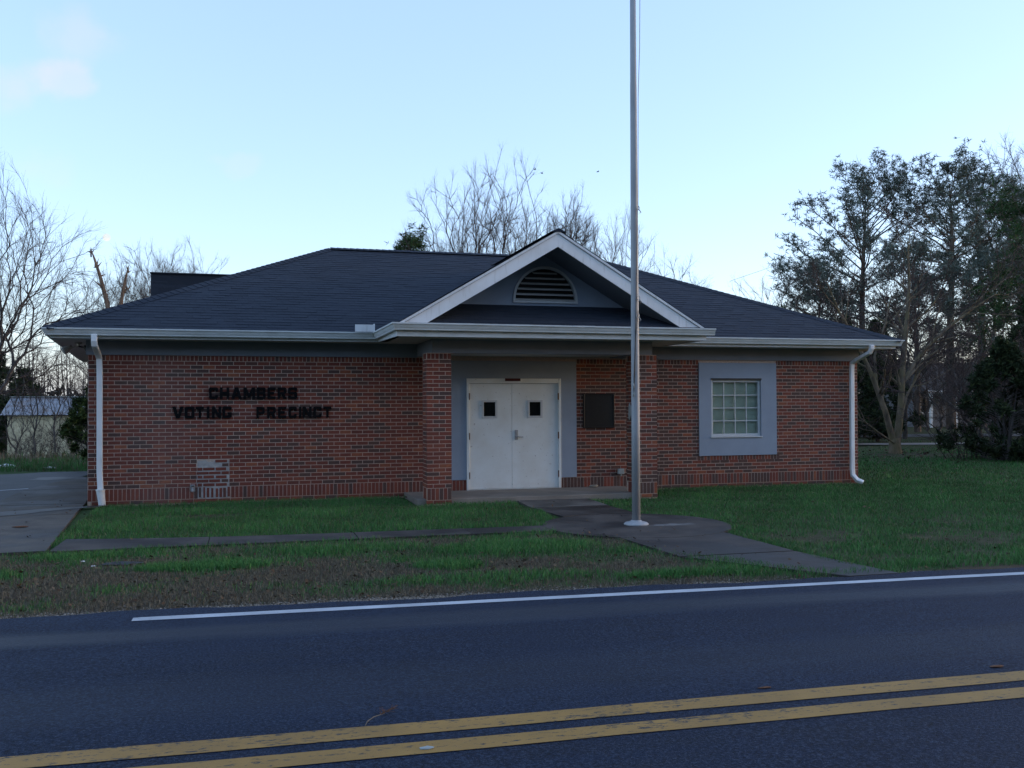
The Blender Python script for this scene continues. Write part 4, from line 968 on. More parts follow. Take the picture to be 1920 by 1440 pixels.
def bare_tree(seed, base, W, H, r, label, fork=.3, n=900, bf=.55, twig_l=.40, twigs=2, lean=(0,0), group=None, barkm='bark_grey', twig='bark_twig', name='bare_tree', cat='tree', top=1., droop=0., rmin=.0045, low=.0):
    """a leafless crown: points through the crown volume joined to the nearest branch, short ways to the trunk first"""
    R_ = np.random.default_rng(seed); z0 = float(hgt(base[0], base[1]))
    t_o = thing(name, label, cat, (base[0], base[1], z0), group)
    zb = H*fork; pts = []
    while len(pts) < n:
        d = R_.normal(size=3); d /= np.linalg.norm(d); rr_ = R_.random()**.42
        ph = math.atan2(d[1], d[0]); lob = 1+.16*math.sin(3*ph+seed)+.12*math.sin(5*ph+2*seed+4*d[2])+.10*math.sin(7*d[2]*2+ph*2+seed)
        p = d*rr_*lob*np.array([W/2, W/2, (H-zb*(1-low))/2])/1.12
        p[2] += (H+zb*(1-low))/2
        p[0] += lean[0]*p[2]; p[1] += lean[1]*p[2]
        if p[2] > .12*H*0+.3: pts.append(p)
    pts = np.array(pts); pts[:,2] *= H/pts[:,2].max()
    m = 5; tr = np.array([[lean[0]*zb*i/m*.8, lean[1]*zb*i/m*.8, zb*i/m-.1*(i == 0)] for i in range(m+1)])+R_.normal(0, .03*W/6, (m+1, 3))*[[1,1,0]]
    nodes = np.concatenate([tr, pts]); N_ = len(nodes); par = np.full(N_, -1); par[1:m+1] = np.arange(m)
    plen = np.full(N_, 0.); 
    for i in range(1, m+1): plen[i] = plen[i-1]+np.linalg.norm(nodes[i]-nodes[i-1])
    best = np.full(N_, np.inf); bp = np.full(N_, -1)
    def offer(k):
        d = np.linalg.norm(nodes[m+1:]-nodes[k], axis=1); pen = np.where(nodes[m+1:,2] < nodes[k,2]-.05, .35*(nodes[k,2]-nodes[m+1:,2]), 0)*(1-droop)
        c = d+pen+bf*(plen[k]+d) if k >= 2 else d*50
        c = np.concatenate([np.full(m+1, np.inf), c]); u_ = (c < best) & ~done; best[u_] = c[u_]; bp[u_] = k
    done = np.zeros(N_, bool); done[:m+1] = True
    for k in range(m+1): offer(k)
    for _ in range(N_-m-1):
        b_ = np.where(done, np.inf, best); k = int(np.argmin(b_)); done[k] = True; par[k] = bp[k]; plen[k] = plen[bp[k]]+np.linalg.norm(nodes[k]-nodes[bp[k]]); offer(k)
    kids = [[] for _ in range(N_)]
    for k in range(1, N_): kids[par[k]].append(k)
    for _ in range(7):                                               # ease the zigzag
        new = nodes.copy()
        for k in range(m+1, N_):
            if kids[k]: new[k] = .5*nodes[k]+.25*nodes[par[k]]+.25*nodes[kids[k]].mean(0)
        nodes = new
    if droop:
        hd = np.hypot(nodes[:,0], nodes[:,1]); nodes[:,2] -= droop*np.maximum(0, hd-W*.15)**1.5*.35
    order_ = np.argsort(-plen); wgt = np.zeros(N_)
    for k in order_:
        if not kids[k]: wgt[k] = 1
        if par[k] >= 0: wgt[par[k]] += wgt[k]
    rad = np.maximum(rmin, r*(wgt/wgt[0])**.48)
    segs = []
    for k in range(1, N_):
        a_, b_ = nodes[par[k]], nodes[k]; ra, rb = min(rad[par[k]], rad[k]*1.35), rad[k]; L_ = np.linalg.norm(b_-a_)
        mid = (a_+b_)/2+R_.normal(0, .03*L_, 3); segs.append((*a_, *mid, ra, (ra+rb)/2, k <= m or rad[k] > r*.17)); segs.append((*mid, *b_, (ra+rb)/2, rb, k <= m or rad[k] > r*.17))
        if rad[k] < r*.22:
            d0 = (b_-a_)/max(L_, 1e-5)
            for t_ in range(twigs if kids[k] else twigs+4):
                d = d0+R_.normal(0, .36, 3)+np.array([0, 0, .18-.5*droop]); d /= np.linalg.norm(d); l_ = twig_l*R_.uniform(.45, 1.3); s_ = a_+(b_-a_)*R_.uniform(.3, 1)
                e1 = s_+d*l_*.5; d2 = d+R_.normal(0, .14, 3)+np.array([0,0,.08]); d2 /= np.linalg.norm(d2); e2 = e1+d2*l_*.5
                segs.append((*s_, *e1, rmin*.75, rmin*.55, False)); segs.append((*e1, *e2, rmin*.55, rmin*.3, False))
                d3 = d2+R_.normal(0, .6, 3); d3 /= np.linalg.norm(d3); segs.append((*e1, *(e1+d3*l_*.4), rmin*.5, rmin*.25, False))
    thick = [q_[:8] for q_ in segs if q_[8]]; thin = [q_[:8] for q_ in segs if not q_[8]]
    frusta('trunk', thick, M[barkm], t_o, 7); frusta('twigs', thin, M[twig], t_o, 3)
    return t_o
def leaf_tris(centers, size, n_per, R_, flat=.6, tone_fn=None, aspect=.35, upb=.0, spread=1.):
    """n_per pointed leaves round every centre"""
    centers = np.asarray(centers, float); m = len(centers)*n_per
    c = np.repeat(centers, n_per, 0); d = R_.normal(size=(m,3)); d[:,2] = d[:,2]*flat+upb; d /= np.linalg.norm(d, axis=1, keepdims=True)
    s = size*R_.uniform(.6, 1.3, size=(m,1)); side = np.cross(d, R_.normal(size=(m,3))); side /= np.linalg.norm(side, axis=1, keepdims=True)
    b_ = c+d*s*.12*spread; tip = c+d*s*spread; wv = side*s*aspect*.5
    V = np.stack([b_-wv, b_+wv, tip], 1).reshape(-1,3); F = np.arange(m*3).reshape(-1,3)
    tn = np.repeat(np.clip(np.repeat(R_.normal(.45,.22,size=len(centers)), n_per)+R_.normal(0,.12,size=m), 0, 1), 3)
    return V, F, tn
def pine(seed, base, H, r, label, crown0=.42, crown_w=3.2, group='pines beyond the right lawn', mat='pine_needle', lean=0., clumps=1., base_z=None, top_round=1., nsz=.27):
    R = random.Random(seed); R_ = np.random.default_rng(seed); segs = []; tips = []
    z = float(hgt(*base)) if base_z is None else base_z
    t_o = thing('pine_tree', label, 'tree', (base[0], base[1], z), group)
    n = 16; P_ = []
    for i in range(n+1):
        f = i/n; P_.append(Vector((lean*f*H+.18*math.sin(f*5+seed)*f, .14*math.sin(f*4+2*seed)*f, f*H-.1)))
    rad = lambda f: max(.02, r*(1-f)**.8*.95+.02)
    for i in range(n): segs.append((*P_[i], *P_[i+1], rad(i/n), rad((i+1)/n), 0))
    nb = int(36*clumps)
    for b_ in range(nb):
        f = crown0*.72+(1-crown0*.72)*((b_+R.random())/nb); fi = min(f*n, n-1e-3); i = int(fi); p = P_[i].lerp(P_[i+1], fi-i)
        rel = (f-crown0)/(1-crown0); dead = rel < 0
        prof = math.sqrt(max(.05, 1-((rel-.40)/.63)**2)) if not dead else .5
        Lb = crown_w*prof*R.uniform(.45, 1.15); az = R.uniform(0, 2*PI); el = .15+.75*max(0, rel)+R.uniform(-.2,.2) if not dead else R.uniform(-.35,.2)
        d = Vector((math.cos(az)*math.cos(el), math.sin(az)*math.cos(el), math.sin(el))); pts = [p]; m_ = 4
        for s_ in range(m_):
            d = (d+Vector((R.gauss(0,.12), R.gauss(0,.12), R.gauss(.06,.10)))).normalized(); pts.append(pts[-1]+d*Lb/m_)
        rb = .012+.008*Lb
        for s_ in range(m_): segs.append((*pts[s_], *pts[s_+1], rb*(1-s_/m_*.7), rb*(1-(s_+1)/m_*.7), 1))
        if dead:
            for k in range(2):
                q0 = pts[R.randint(1,4)]; dd = rot_dir(d, .7, R.uniform(0,6)); segs.append((*q0, *(q0+dd*Lb*.3), rb*.4, rb*.15, 2))
            if R.random() < .6: continue
        for k in range(int(5+Lb*3.4)):
            f2 = R.uniform(.35, 1)**.8; i2 = min(int(f2*m_), m_-1); q0 = pts[i2].lerp(pts[i2+1], f2*m_-i2)
            dd = rot_dir(d, R.uniform(.5,1.2), R.uniform(0,6.28)); dd.z += .25; l2 = R.uniform(.25,.75)*min(1, Lb*.45); q1 = q0+dd*l2
            segs.append((*q0, *q1, rb*.35, rb*.2, 2)); tips.append(q1)
            for e_ in range(R.randint(1,3)): tips.append(q1+Vector((R.gauss(0,.2), R.gauss(0,.2), R.gauss(.05,.13))))
        tips.append(pts[-1])
    tr = [s[:8] for s in segs if s[8] == 0]; br = [s[:8] for s in segs if s[8] > 0]
    frusta('trunk', tr, M['bark_pine'], t_o, 9); frusta('branches', br, M['bark_pine'], t_o, 4)
    V, F, tn = leaf_tris(tips, nsz, 9, R_, .75, aspect=.17, upb=.25); np_mesh('crown', V, F, M[mat], tn, t_o)
    return t_o
def evergreen(seed, base, H, W, label, name='cedar_tree', cat='tree', mat='cedar_leaf', group=None, n=1500, cone=1., low=.05, leaf=.17, stems=3, per=9, base_z=None):
    R = random.Random(seed); R_ = np.random.default_rng(seed); z = float(hgt(*base)) if base_z is None else base_z
    t_o = thing(name, label, cat, (base[0], base[1], z), group); segs = []; cs = []
    for s_ in range(stems):
        a_ = R.uniform(0,6.28); p = Vector((.06*math.cos(a_), .06*math.sin(a_), -.05)); d = Vector((.22*math.cos(a_), .22*math.sin(a_), 1)).normalized() if stems > 1 else Vector((0,0,1))
        for i in range(6): q_ = p+d*H*.8/6; segs.append((*p, *q_, .05*H/3*(1-i/6.5), .05*H/3*(1-(i+1)/6.5))); p = q_; d = (d+Vector((R.gauss(0,.06),R.gauss(0,.06),.06))).normalized()
    sprays = int(n/11)
    for s_ in range(sprays):
        f = R.random()**1.15; h = H*(low+(1-low)*f); env = W*.5*((1-f)**.75*.92+.08)*(cone+(1-cone)*1.5*math.sin(PI*min(1,f+.12)))*(.55 if f < .06 else 1)
        a_ = R.uniform(0,6.28); lob = 1+.22*math.sin(3*a_+seed+5*f)+.14*math.sin(7*f*3+a_*2); rr_ = env*lob*R.uniform(.35,1.08)**.6
        c0 = Vector((rr_*math.cos(a_), rr_*math.sin(a_), h)); out_ = Vector((math.cos(a_)*.8, math.sin(a_)*.8, .75+.4*f)).normalized()
        segs.append((rr_*.15*math.cos(a_), rr_*.15*math.sin(a_), max(0,h-.25*rr_-.1), *c0, .012, .005))
        for k in range(11): cs.append(c0+out_*R.uniform(-.1,.22)*H*.12+Vector((R.gauss(0,.045), R.gauss(0,.045), R.gauss(0,.05)))*H*.35)
    frusta('trunk', segs, M['bark_grey'], t_o, 5)
    V, F, tn = leaf_tris(cs, leaf, per, R_, .9, aspect=.30, upb=.35); np_mesh('crown', V, F, M[mat], tn, t_o)
    return t_o
def thicket(seed, pts, H, label, name='bare_shrub', n_stem=14, group=None, mat='bark_twig', cat='shrub', spread=.6):
    R = random.Random(seed); segs = []
    c = pts[0]; z = float(hgt(*c)); t_o = thing(name, label, cat, (c[0], c[1], z), group)
    for p_ in pts:
        off = Vector((p_[0]-c[0], p_[1]-c[1], 0))
        for s_ in range(n_stem):
            d = Vector((R.gauss(0,.28), R.gauss(0,.28), 1)).normalized(); p = off+Vector((R.gauss(0,.18)*spread*2, R.gauss(0,.18)*spread*2, -.05)); h = H*R.uniform(.5,1.05); r = .006+.005*h
            for i in range(5):
                q_ = p+d*h/5; segs.append((*p, *q_, r*(1-i/6), r*(1-(i+1)/6)))
                for k in range(3 if i else 0):
                    dd = rot_dir(d, R.uniform(.4,1.), R.uniform(0,6.28)); e1 = q_+dd*h*R.uniform(.1,.28); segs.append((*q_, *e1, r*.45, r*.2))
                    for k2 in range(3):
                        d3 = rot_dir(dd, R.uniform(.3,.9), R.uniform(0,6.28)); g0 = q_.lerp(e1, R.uniform(.3,1)); segs.append((*g0, *(g0+d3*h*R.uniform(.06,.16)), r*.3, r*.12))
                p = q_; d = (d+Vector((R.gauss(0,.13), R.gauss(0,.13), .02))).normalized()
    frusta('stems', segs, M[mat], t_o, 3); return t_o

# --- behind the building, centre
bare_tree(11, (12.0, 21.5), 7.2, 12.3, .20, 'largest leafless spreading tree rising behind the ridge beside the porch gable', fork=.15, n=3300, bf=.72, twig_l=.5, twigs=4, rmin=.0033)
bare_tree(12, (18.0, 28.2), 3.8, 12.6, .18, 'leafless tree behind the gable peak, right of the largest bare tree', fork=.42, n=2000, bf=.65, twig_l=.45, twigs=4, rmin=.0036)
bare_tree(13, (21.4, 29.5), 4.2, 11.7, .12, 'slender leafless tree seen just left of the flagpole', fork=.3, n=700, bf=1.3, twig_l=.7, rmin=.005)
bare_tree(14, (26.0, 33.3), 5.2, 10.2, .10, 'small leafless tree above the roof right of the flagpole', fork=.25, n=600, bf=1.4, twig_l=.7, rmin=.005)
pine(21, (10.4, 32.3), 10.7, .18, 'dark green pine top showing above the ridge left of the bare tree', crown0=.55, crown_w=1.8, group=None, mat='pine_needle_green', clumps=2.0, nsz=.26)
# --- behind the building, left
bare_tree(15, (-3.2, 46.4), 6.6, 13.4, .16, 'leafless rounded tree behind the left hip, right of the snag', fork=.3, n=2200, bf=.8, twig_l=.6, twigs=4, rmin=.0048)
bare_tree(16, (-.9, 51.0), 6.6, 13.6, .14, 'leafless tree rising above the rear parapet', fork=.35, n=1300, bf=1.2, twig_l=.7, rmin=.006)
bare_tree(17, (-6.3, 49.3), 7.0, 12.6, .14, 'leafless tree left of and behind the broken snag', fork=.25, n=1700, bf=1.0, twig_l=.6, rmin=.006)
sn = thing('dead_snag', 'broken dead tree with two bare reddish spikes above the left roof', 'tree', (-3.9, 31, float(hgt(-3.9, 31))))
sz = float(hgt(-3.9, 31)); segs = []
def spike(pts, rr_):
    for i in range(len(pts)-1): segs.append((*[a_-b_ for a_, b_ in zip(pts[i], (-3.9,31,sz))], *[a_-b_ for a_, b_ in zip(pts[i+1], (-3.9,31,sz))], rr_[i], rr_[i+1]))
spike([(-3.85,31,sz-.1),(-3.8,31,2.2),(-3.78,31,3.9)], [.2,.18,.15]); spike([(-3.78,31,3.8),(-3.95,31.0,5.6),(-4.18,31.1,6.7),(-4.5,31.2,7.9),(-4.72,31.25,8.6),(-4.88,31.3,9.05)], [.13,.115,.10,.075,.05,.012])
spike([(-3.76,31,3.8),(-3.6,31,5.6),(-3.48,30.9,6.7),(-3.32,30.85,7.6),(-3.16,30.85,8.3)], [.11,.10,.085,.06,.012]); spike([(-4.3,31.15,7.15),(-4.52,31.1,7.4)], [.04,.02]); spike([(-3.42,30.9,6.9),(-3.2,30.85,7.2)], [.03,.01]); spike([(-4.6,31.2,8.2),(-4.75,31.2,8.2)], [.03,.015])
Rr = random.Random(9); extra = []
for q_ in segs[2:]:
    for k in range(3):
        f = Rr.random(); b0 = Vector(q_[:3]).lerp(Vector(q_[3:6]), f); d = Vector((Rr.gauss(0,.7), Rr.gauss(0,.4), Rr.uniform(.2,1.2))).normalized(); extra.append((*(b0+d*.03), *(b0+d*Rr.uniform(.16,.34)), Rr.uniform(.025,.05), .008))
for c0 in ((-4.88,31.3,9.05), (-3.16,30.85,8.3)):
    for k in range(4): b0 = Vector(c0)-Vector((-3.9,31,sz))-Vector((0,0,.35)); extra.append((*b0, *(b0+Vector((Rr.gauss(-.05,.07), Rr.gauss(0,.05), Rr.uniform(.25,.5)))), .035, .006))
frusta('trunk', segs+extra, M['bark_snag'], sn, 8)
# --- left edge
bare_tree(18, (-4.95, 13.2), 7.0, 8.7, .125, 'leafless tree at the left edge with long drooping limbs reaching the eave', fork=.20, n=1900, bf=.85, twig_l=.52, droop=.24, rmin=.0037)
evergreen(31, (-2.0, 12.9), 2.45, 1.75, 'dark green bush at the left corner of the building', name='evergreen_bush', cat='bush', mat='bush_leaf', n=1700, cone=.45, low=.10, leaf=.13, stems=4)
evergreen(32, (-12.2, 46), 6.0, 5.6, 'dark evergreen shrub mass at the far left behind the shed', name='evergreen_shrub', cat='shrub', mat='cedar_leaf', n=1500, cone=.5, leaf=.24, stems=3)
evergreen(33, (-5.2, 44), 4.6, 6.0, 'low dark evergreen thicket behind the tin shed roof', name='evergreen_shrub', cat='shrub', mat='cedar_leaf', n=1300, cone=.3, leaf=.3, stems=3)
evergreen(34, (-10.2, 43), 5.0, 5.5, 'dark evergreen shrub behind the left end of the shed', name='evergreen_shrub', cat='shrub', mat='cedar_leaf', n=1100, cone=.3, leaf=.3, stems=3)
for i, (x, y, h) in enumerate(((-5.9,24.5,4.6), (-5.1,24.2,5.0), (-4.4,24.8,4.6), (-3.5,24.6,4.8), (-6.8,25.5,4.3), (-4.0,40.5,6.6), (-6.4,41.0,6.2))):
    bare_tree(50+i, (x, y), 1.9, h, .04, ['third','fourth','fifth','sixth','second','seventh','first'][i]+' from the left of the thin leafless saplings by the tin shed', fork=.12, n=150, bf=.8, twig_l=.35, group='saplings by the tin shed', name='bare_sapling')
for i, (x, y) in enumerate(((-6.9,30.5), (-5.6,30.0), (-4.7,30.8), (-7.8,31.2), (-3.9,30.3))):
    thicket(70+i, [(x, y), (x+.5, y+.3)], 2.0, ['second','third','fourth','first','fifth'][i]+' from the left of the brown brush clumps against the shed wall', n_stem=12, group='brush along the shed wall')
# --- right side
t_o = thing('bare_tree', 'leafless tree with several mossy trunks at the right edge of the lawn', 'tree', (22.6, 9.2, .0)); R = random.Random(5); segs = []
q = dict(kids=(4,4,4,4), ang=(.55,.6,.65,.7), len=(.72,.6,.55,.5), start=(.45,.2,.2,.2), up=.03, wig=.13, rmin=.006)
def limb(pts, rr_, kids=True):
    for i in range(len(pts)-1):
        segs.append((*pts[i], *pts[i+1], rr_[i]*.72, rr_[i+1]*.72, 0))
        if kids and i >= 1:
            for k in range(4):
                d = (Vector(pts[i+1])-Vector(pts[i])).normalized(); p = Vector(pts[i]).lerp(Vector(pts[i+1]), R.random())
                grow(R, segs, p, rot_dir(d, R.uniform(.5,1.), R.uniform(0,6.28)), R.uniform(.9,1.9), rr_[i+1]*.45, 1, 4, q)
limb([(0,0,-.1),(-.04,0,.45)], [.32,.23], False); limb([(.05,0,.4),(.22,0,1.5),(.38,.1,2.8),(.55,.1,4.2),(.75,.2,5.6),(.8,.3,7.0)], [.17,.15,.12,.095,.065,.03])
limb([(-.08,0,.4),(-.45,-.1,1.4),(-.95,-.1,2.6),(-1.5,-.2,3.5),(-2.2,-.2,4.6),(-2.7,-.3,5.5)], [.15,.13,.10,.075,.05,.02]); limb([(.42,.1,2.4),(1.1,.1,3.3),(2.0,.0,4.1),(3.0,-.1,4.8),(3.9,-.1,5.3)], [.095,.085,.07,.045,.02])
limb([(.28,.05,1.2),(.6,.2,1.9),(1.2,.3,2.7),(1.8,.3,3.2)], [.07,.055,.035,.015]); limb([(-.75,-.1,2.1),(-.6,.2,3.2),(-.1,.3,4.3),(.2,.4,5.2)], [.07,.055,.04,.015]); limb([(-.1,-.1,.35),(-.9,-.3,.75),(-1.6,-.4,1.2),(-2.0,-.5,1.9)], [.05,.04,.03,.012])
frusta('trunk', [s[:8] for s in segs if s[8] <= 1], M['bark_mossy'], t_o, 8); frusta('twigs', [s[:8] for s in segs if s[8] > 1], M['bark_twig'], t_o, 3)
pine(22, (39.8, 34.7), 14.9, .28, 'tall rounded pine standing alone behind the right end of the roof', crown0=.36, crown_w=5.2, clumps=2.0)
pine(23, (43.6, 31.5), 15.2, .30, 'tallest pine with ragged double top right of the rounded pine', crown0=.40, crown_w=4.8, clumps=1.8)
pine(24, (47.0, 32.8), 14.9, .28, 'tall thin topped pine right of the tallest pine', crown0=.42, crown_w=4.6, clumps=1.6)
pine(25, (37.6, 27.0), 9.4, .18, 'shorter pine standing in front of the gap between tall pines', crown0=.22, crown_w=3.4, clumps=1.4)
pine(26, (38.3, 19.9), 10.4, .24, 'bright green pine at the right edge behind the dark bush', crown0=.30, crown_w=3.4, mat='pine_needle_green', clumps=1.5)
pine(27, (50.8, 33.5), 14.2, .28, 'pine at the right edge behind the bright green pine', crown0=.36, crown_w=4.2, clumps=1.6)
pine(28, (36.0, 33.8), 9.3, .18, 'low broad pine left of and below the rounded pine', crown0=.30, crown_w=4.4, clumps=1.5)
pine(29, (41.2, 25.5), 8.4, .18, 'low pine among the tall trunks above the dark bush', crown0=.2, crown_w=3.6, clumps=1.4)
bare_tree(41, (57.5, 40.3), 9.5, 22.0, .30, 'tall leafless tree rising above the pines at the right edge', fork=.4, n=1900, bf=.9, twig_l=.8, rmin=.008)
bare_tree(42, (32.0, 31.5), 7.5, 9.6, .14, 'leafless tree with spreading limbs above the right end of the roof', fork=.2, n=1100, bf=.9, twig_l=.6)
bare_tree(43, (31.0, 19.5), 6.0, 7.6, .11, 'leafless tree between the mossy tree and the dark bush', fork=.2, n=650, bf=.5, twig_l=.45)
bare_tree(44, (29.5, 13.5), 5.6, 5.6, .08, 'leafless tree with arching stems over the dark bush at right', fork=.12, n=550, bf=.5, twig_l=.4, droop=.15)
evergreen(35, (25.0, 15.6), 4.9, 3.4, 'dark cedar directly behind the mossy tree', n=1700, cone=.8, leaf=.20, stems=1, group='cedars behind the right corner')
evergreen(36, (27.6, 16.8), 5.0, 3.0, 'dark cedar right of the cedar behind the mossy tree', n=1300, cone=.8, leaf=.20, stems=1, group='cedars behind the right corner')
evergreen(37, (23.6, 18.0), 5.5, 3.2, 'cedar whose top shows above the roof near its right end', n=1200, cone=.8, leaf=.20, stems=1, mat='bush_leaf', group='cedars behind the right corner')
evergreen(38, (21.5, 18.6), 5.6, 3.0, 'cedar farthest left of the tops showing above the right roof', n=1000, cone=.8, leaf=.20, stems=1, mat='bush_leaf', group='cedars behind the right corner')
evergreen(39, (23.2, 5.2), 3.4, 3.2, 'large dark bush at the right edge of the lawn', name='evergreen_bush', cat='bush', n=2200, cone=.7, leaf=.16, low=.04, stems=4)
evergreen(40, (26.2, 6.0), 4.6, 3.2, 'tall dark cedar with yellow green tip behind the large bush', n=1600, cone=.85, leaf=.18, stems=1, mat='cedar_leaf')
evergreen(45, (27.2, 3.6), 3.4, 3.8, 'dark bush at the far right edge of the picture', name='evergreen_bush', cat='bush', n=1600, cone=.5, leaf=.17, stems=4)
for i, (x, y) in enumerate(((24.3,4.6), (25.6,4.3), (26.6,3.9), (22.6,6.2), (24.8,3.6))):
    thicket(90+i, [(x, y)], 2.4, ['second','fourth','fifth','first','third'][i]+' from the left of the leafless brush clumps below the dark bushes', n_stem=16, group='brush by the right lawn edge', spread=1.2)
bare_tree(46, (26.6, 3.2), 5.2, 4.6, .05, 'pale stemmed leafless shrub arching over the far right bush', fork=.06, n=420, bf=.8, twig_l=.4, droop=.2, name='bare_shrub', cat='shrub')
for (sd_, x, y, H_, W_, lab) in ((61, 33.5, 27.5, 6.0, 4.0, 'dark cedar in front of the small grey house'), (62, 30.2, 21.5, 4.6, 3.4, 'low dark cedar right of the mossy trunks'), (63, 36.5, 18.0, 6.2, 4.2, 'broad dark cedar below the bright green pine'), (64, 33.0, 12.0, 5.0, 4.0, 'dark cedar at the right edge above the far right bush'), (65, 29.6, 8.2, 4.2, 3.4, 'dark cedar between the large bush and the far right bush')):
    evergreen(sd_, (x, y), H_, W_, lab, n=1500, cone=.75, leaf=.22, stems=1, group='cedars right of the lawn')
for i, (x, y, h) in enumerate(((28.5,11.5,3.4), (31.5,15.5,4.2), (34.5,21.5,5.0), (39.0,28.0,6.5), (35.0,16.0,4.6), (30.5,6.5,3.6))):
    bare_tree(110+i, (x, y), h*1.15, h, .07, 'tangled leafless tree '+['nearest the mossy trunks', 'between the gravel drive and the cedars', 'in front of the shorter pine', 'among the tall pine trunks', 'below the bright green pine', 'over the far right bush'][i], fork=.15, n=420, bf=.45, twig_l=.42, group='tangled trees right of the lawn')
# far woods, read as one mass
R_ = np.random.default_rng(3); segs = []; cs = []
for i in range(420):
    if i < 190: x, y = R_.uniform(-26, 5), R_.uniform(53, 66); h = R_.uniform(4.5, 8.5)
    else: x, y = R_.uniform(38, 95), R_.uniform(44, 62); h = R_.uniform(4, 9)
    z = float(hgt(x, y)); lean_ = R_.normal(0, .05, 2)
    p0 = np.array([x, y, z-.1]); p1 = p0+np.array([lean_[0]*h, lean_[1]*h, h]); segs.append((*p0, *p1, .07, .02))
    for k in range(14):
        f = R_.uniform(.25, 1); b0 = p0+(p1-p0)*f; d = R_.normal(0, 1, 3); d[2] = abs(d[2])*.8+.3; b1 = b0+d/np.linalg.norm(d)*h*.22*R_.uniform(.5,1.2); segs.append((*b0, *b1, .02, .008))
        for k2 in range(3): d2 = R_.normal(0, 1, 3); d2[2] = abs(d2[2]); b2 = b0+(b1-b0)*R_.uniform(.4,1); segs.append((*b2, *(b2+d2/np.linalg.norm(d2)*h*.09), .008, .004))
    cs += [p0+np.array([R_.normal(0,.8), R_.normal(0,.8), R_.uniform(.1, h*.55)]) for _ in range(14)]
wd = frusta('woods', segs, M['bark_twig'], None, 3, kind='stuff')
# unseen tree line added behind the camera to block low sky light
fs_, fc = [], []
for i in range(150):
    x, y = R_.uniform(-55, 70), R_.uniform(-46, -33); h = R_.uniform(8, 13); p0 = np.array([x, y, 0.]); fs_.append((*p0, *(p0+[0, 0, h]), .16, .03))
    for k in range(24): fc.append(p0+np.array([R_.normal(0, 1.5), R_.normal(0, 1.5), h*R_.uniform(.05, 1)]))
V, F, tn = leaf_tris(fc, 1.5, 9, R_, 1., aspect=.45); wo2 = np_mesh('added_unseen_woods', V, F, M['cedar_leaf'], tn, None, kind='stuff')
V, F, tn = leaf_tris(cs, .7, 7, R_, 1., aspect=.4); np_mesh('undergrowth', V, F, M['brush'], tn, None, kind='stuff')

# ================================================================== FAR BUILDINGS, WIRES, BIRDS, MOON
shed = thing('tin_shed', 'pale yellow shed with a blue grey tin roof beyond the parking lot', 'shed', (-7.5, 38, -1.3))
def spart(mb, name, mat, par, **k): return pp(mb, name, mat, par, **k)
sx0, sx1, sy0, sy1, ez, rz = -10.2, -3.4, 37.6, 42.4, 1.16, 2.12
mb = MB(); mb.box(sx0+.3, sx1-.3, sy0+.3, sy1-.3, -1.5, ez-.05); shw = spart(mb, 'wall', M['shed_boards'], shed)
mb = MB(); x = sx0+.3
while x < sx1-.35: mb.box(x+.008, x+.212, sy0+.272, sy0+.298, -1.45, ez-.08); x += .22
bo = mb.build('boards', M['shed_boards'], shw); bo.matrix_parent_inverse = (shed.matrix_basis @ shw.matrix_parent_inverse).inverted()
mb = MB(); ym = (sy0+sy1)/2; n = 34
for i in range(n):                                                   # corrugated sheets
    xa, xb = sx0+(sx1-sx0)*i/n, sx0+(sx1-sx0)*(i+1)/n; xm = (xa+xb)/2
    for (p, q_, ya, yb) in ((0,.03,xa,xm),(.03,0,xm,xb)):
        mb.poly([(ya,sy0,ez+p),(yb,sy0,ez+q_),(yb,ym,rz+q_),(ya,ym,rz+p)]); mb.poly([(ya,ym,rz+p),(yb,ym,rz+q_),(yb,sy1,ez+q_),(ya,sy1,ez+p)])
spart(mb, 'roof', M['tin_roof'], shed)
mb = MB(); mb.box(sx0-.03, sx1+.03, ym-.12, ym+.12, rz+.012, rz+.05); spart(mb, 'ridge_cap', M['galvanised'], shed)
mb = MB(); mb.box(-6.05, -5.45, sy0+.25, sy0+.27, -.8, .9); spart(mb, 'door', M['house_siding'], shed)
hs = thing('far_house', 'small grey house with white trim half hidden behind the pines', 'house', (46.5, 36, 0))
hx0, hx1, hy0, hy1 = 44.6, 51.5, 34.6, 40
mb = MB(); mb.box(hx0, hx1, hy0+1.6, hy1, -.1, 2.5); spart(mb, 'wall', M['house_siding'], hs)
mb = MB(); mb.raw([(hx0-.4,hy0-.2,2.35),(hx1+.4,hy0-.2,2.35),(hx1+.4,37.3,4.3),(hx0-.4,37.3,4.3),(hx0-.4,hy1+.4,2.35),(hx1+.4,hy1+.4,2.35)], [(0,1,2,3),(3,2,5,4),(0,3,4),(1,5,2)]); spart(mb, 'roof', M['house_roof'], hs)
mb = MB(); mb.box(hx0-.4, hx1+.4, hy0-.26, hy0-.21, 2.2, 2.4); spart(mb, 'fascia', M['white_trim'], hs)
for x in (44.7, 46.6, 48.6, 51.2): mb = MB(); mb.box(x-.07, x+.07, hy0-.05, hy0+.09, -.1, 2.34); spart(mb, 'porch_post', M['white_trim'], hs)
for x in (45.6, 49.6):
    mb = MB(); mb.box(x-.5, x+.5, hy0+1.55, hy0+1.59, .9, 2.0); wo = spart(mb, 'window', M['white_trim'], hs)
    for i in range(2):
        pb = MB(); pb.box(x-.42+i*.43, x-.01+i*.43, hy0+1.53, hy0+1.549, .98, 1.92); po = pb.build('pane', M['dark_glass'], wo); po.matrix_parent_inverse = (hs.matrix_basis @ wo.matrix_parent_inverse).inverted()
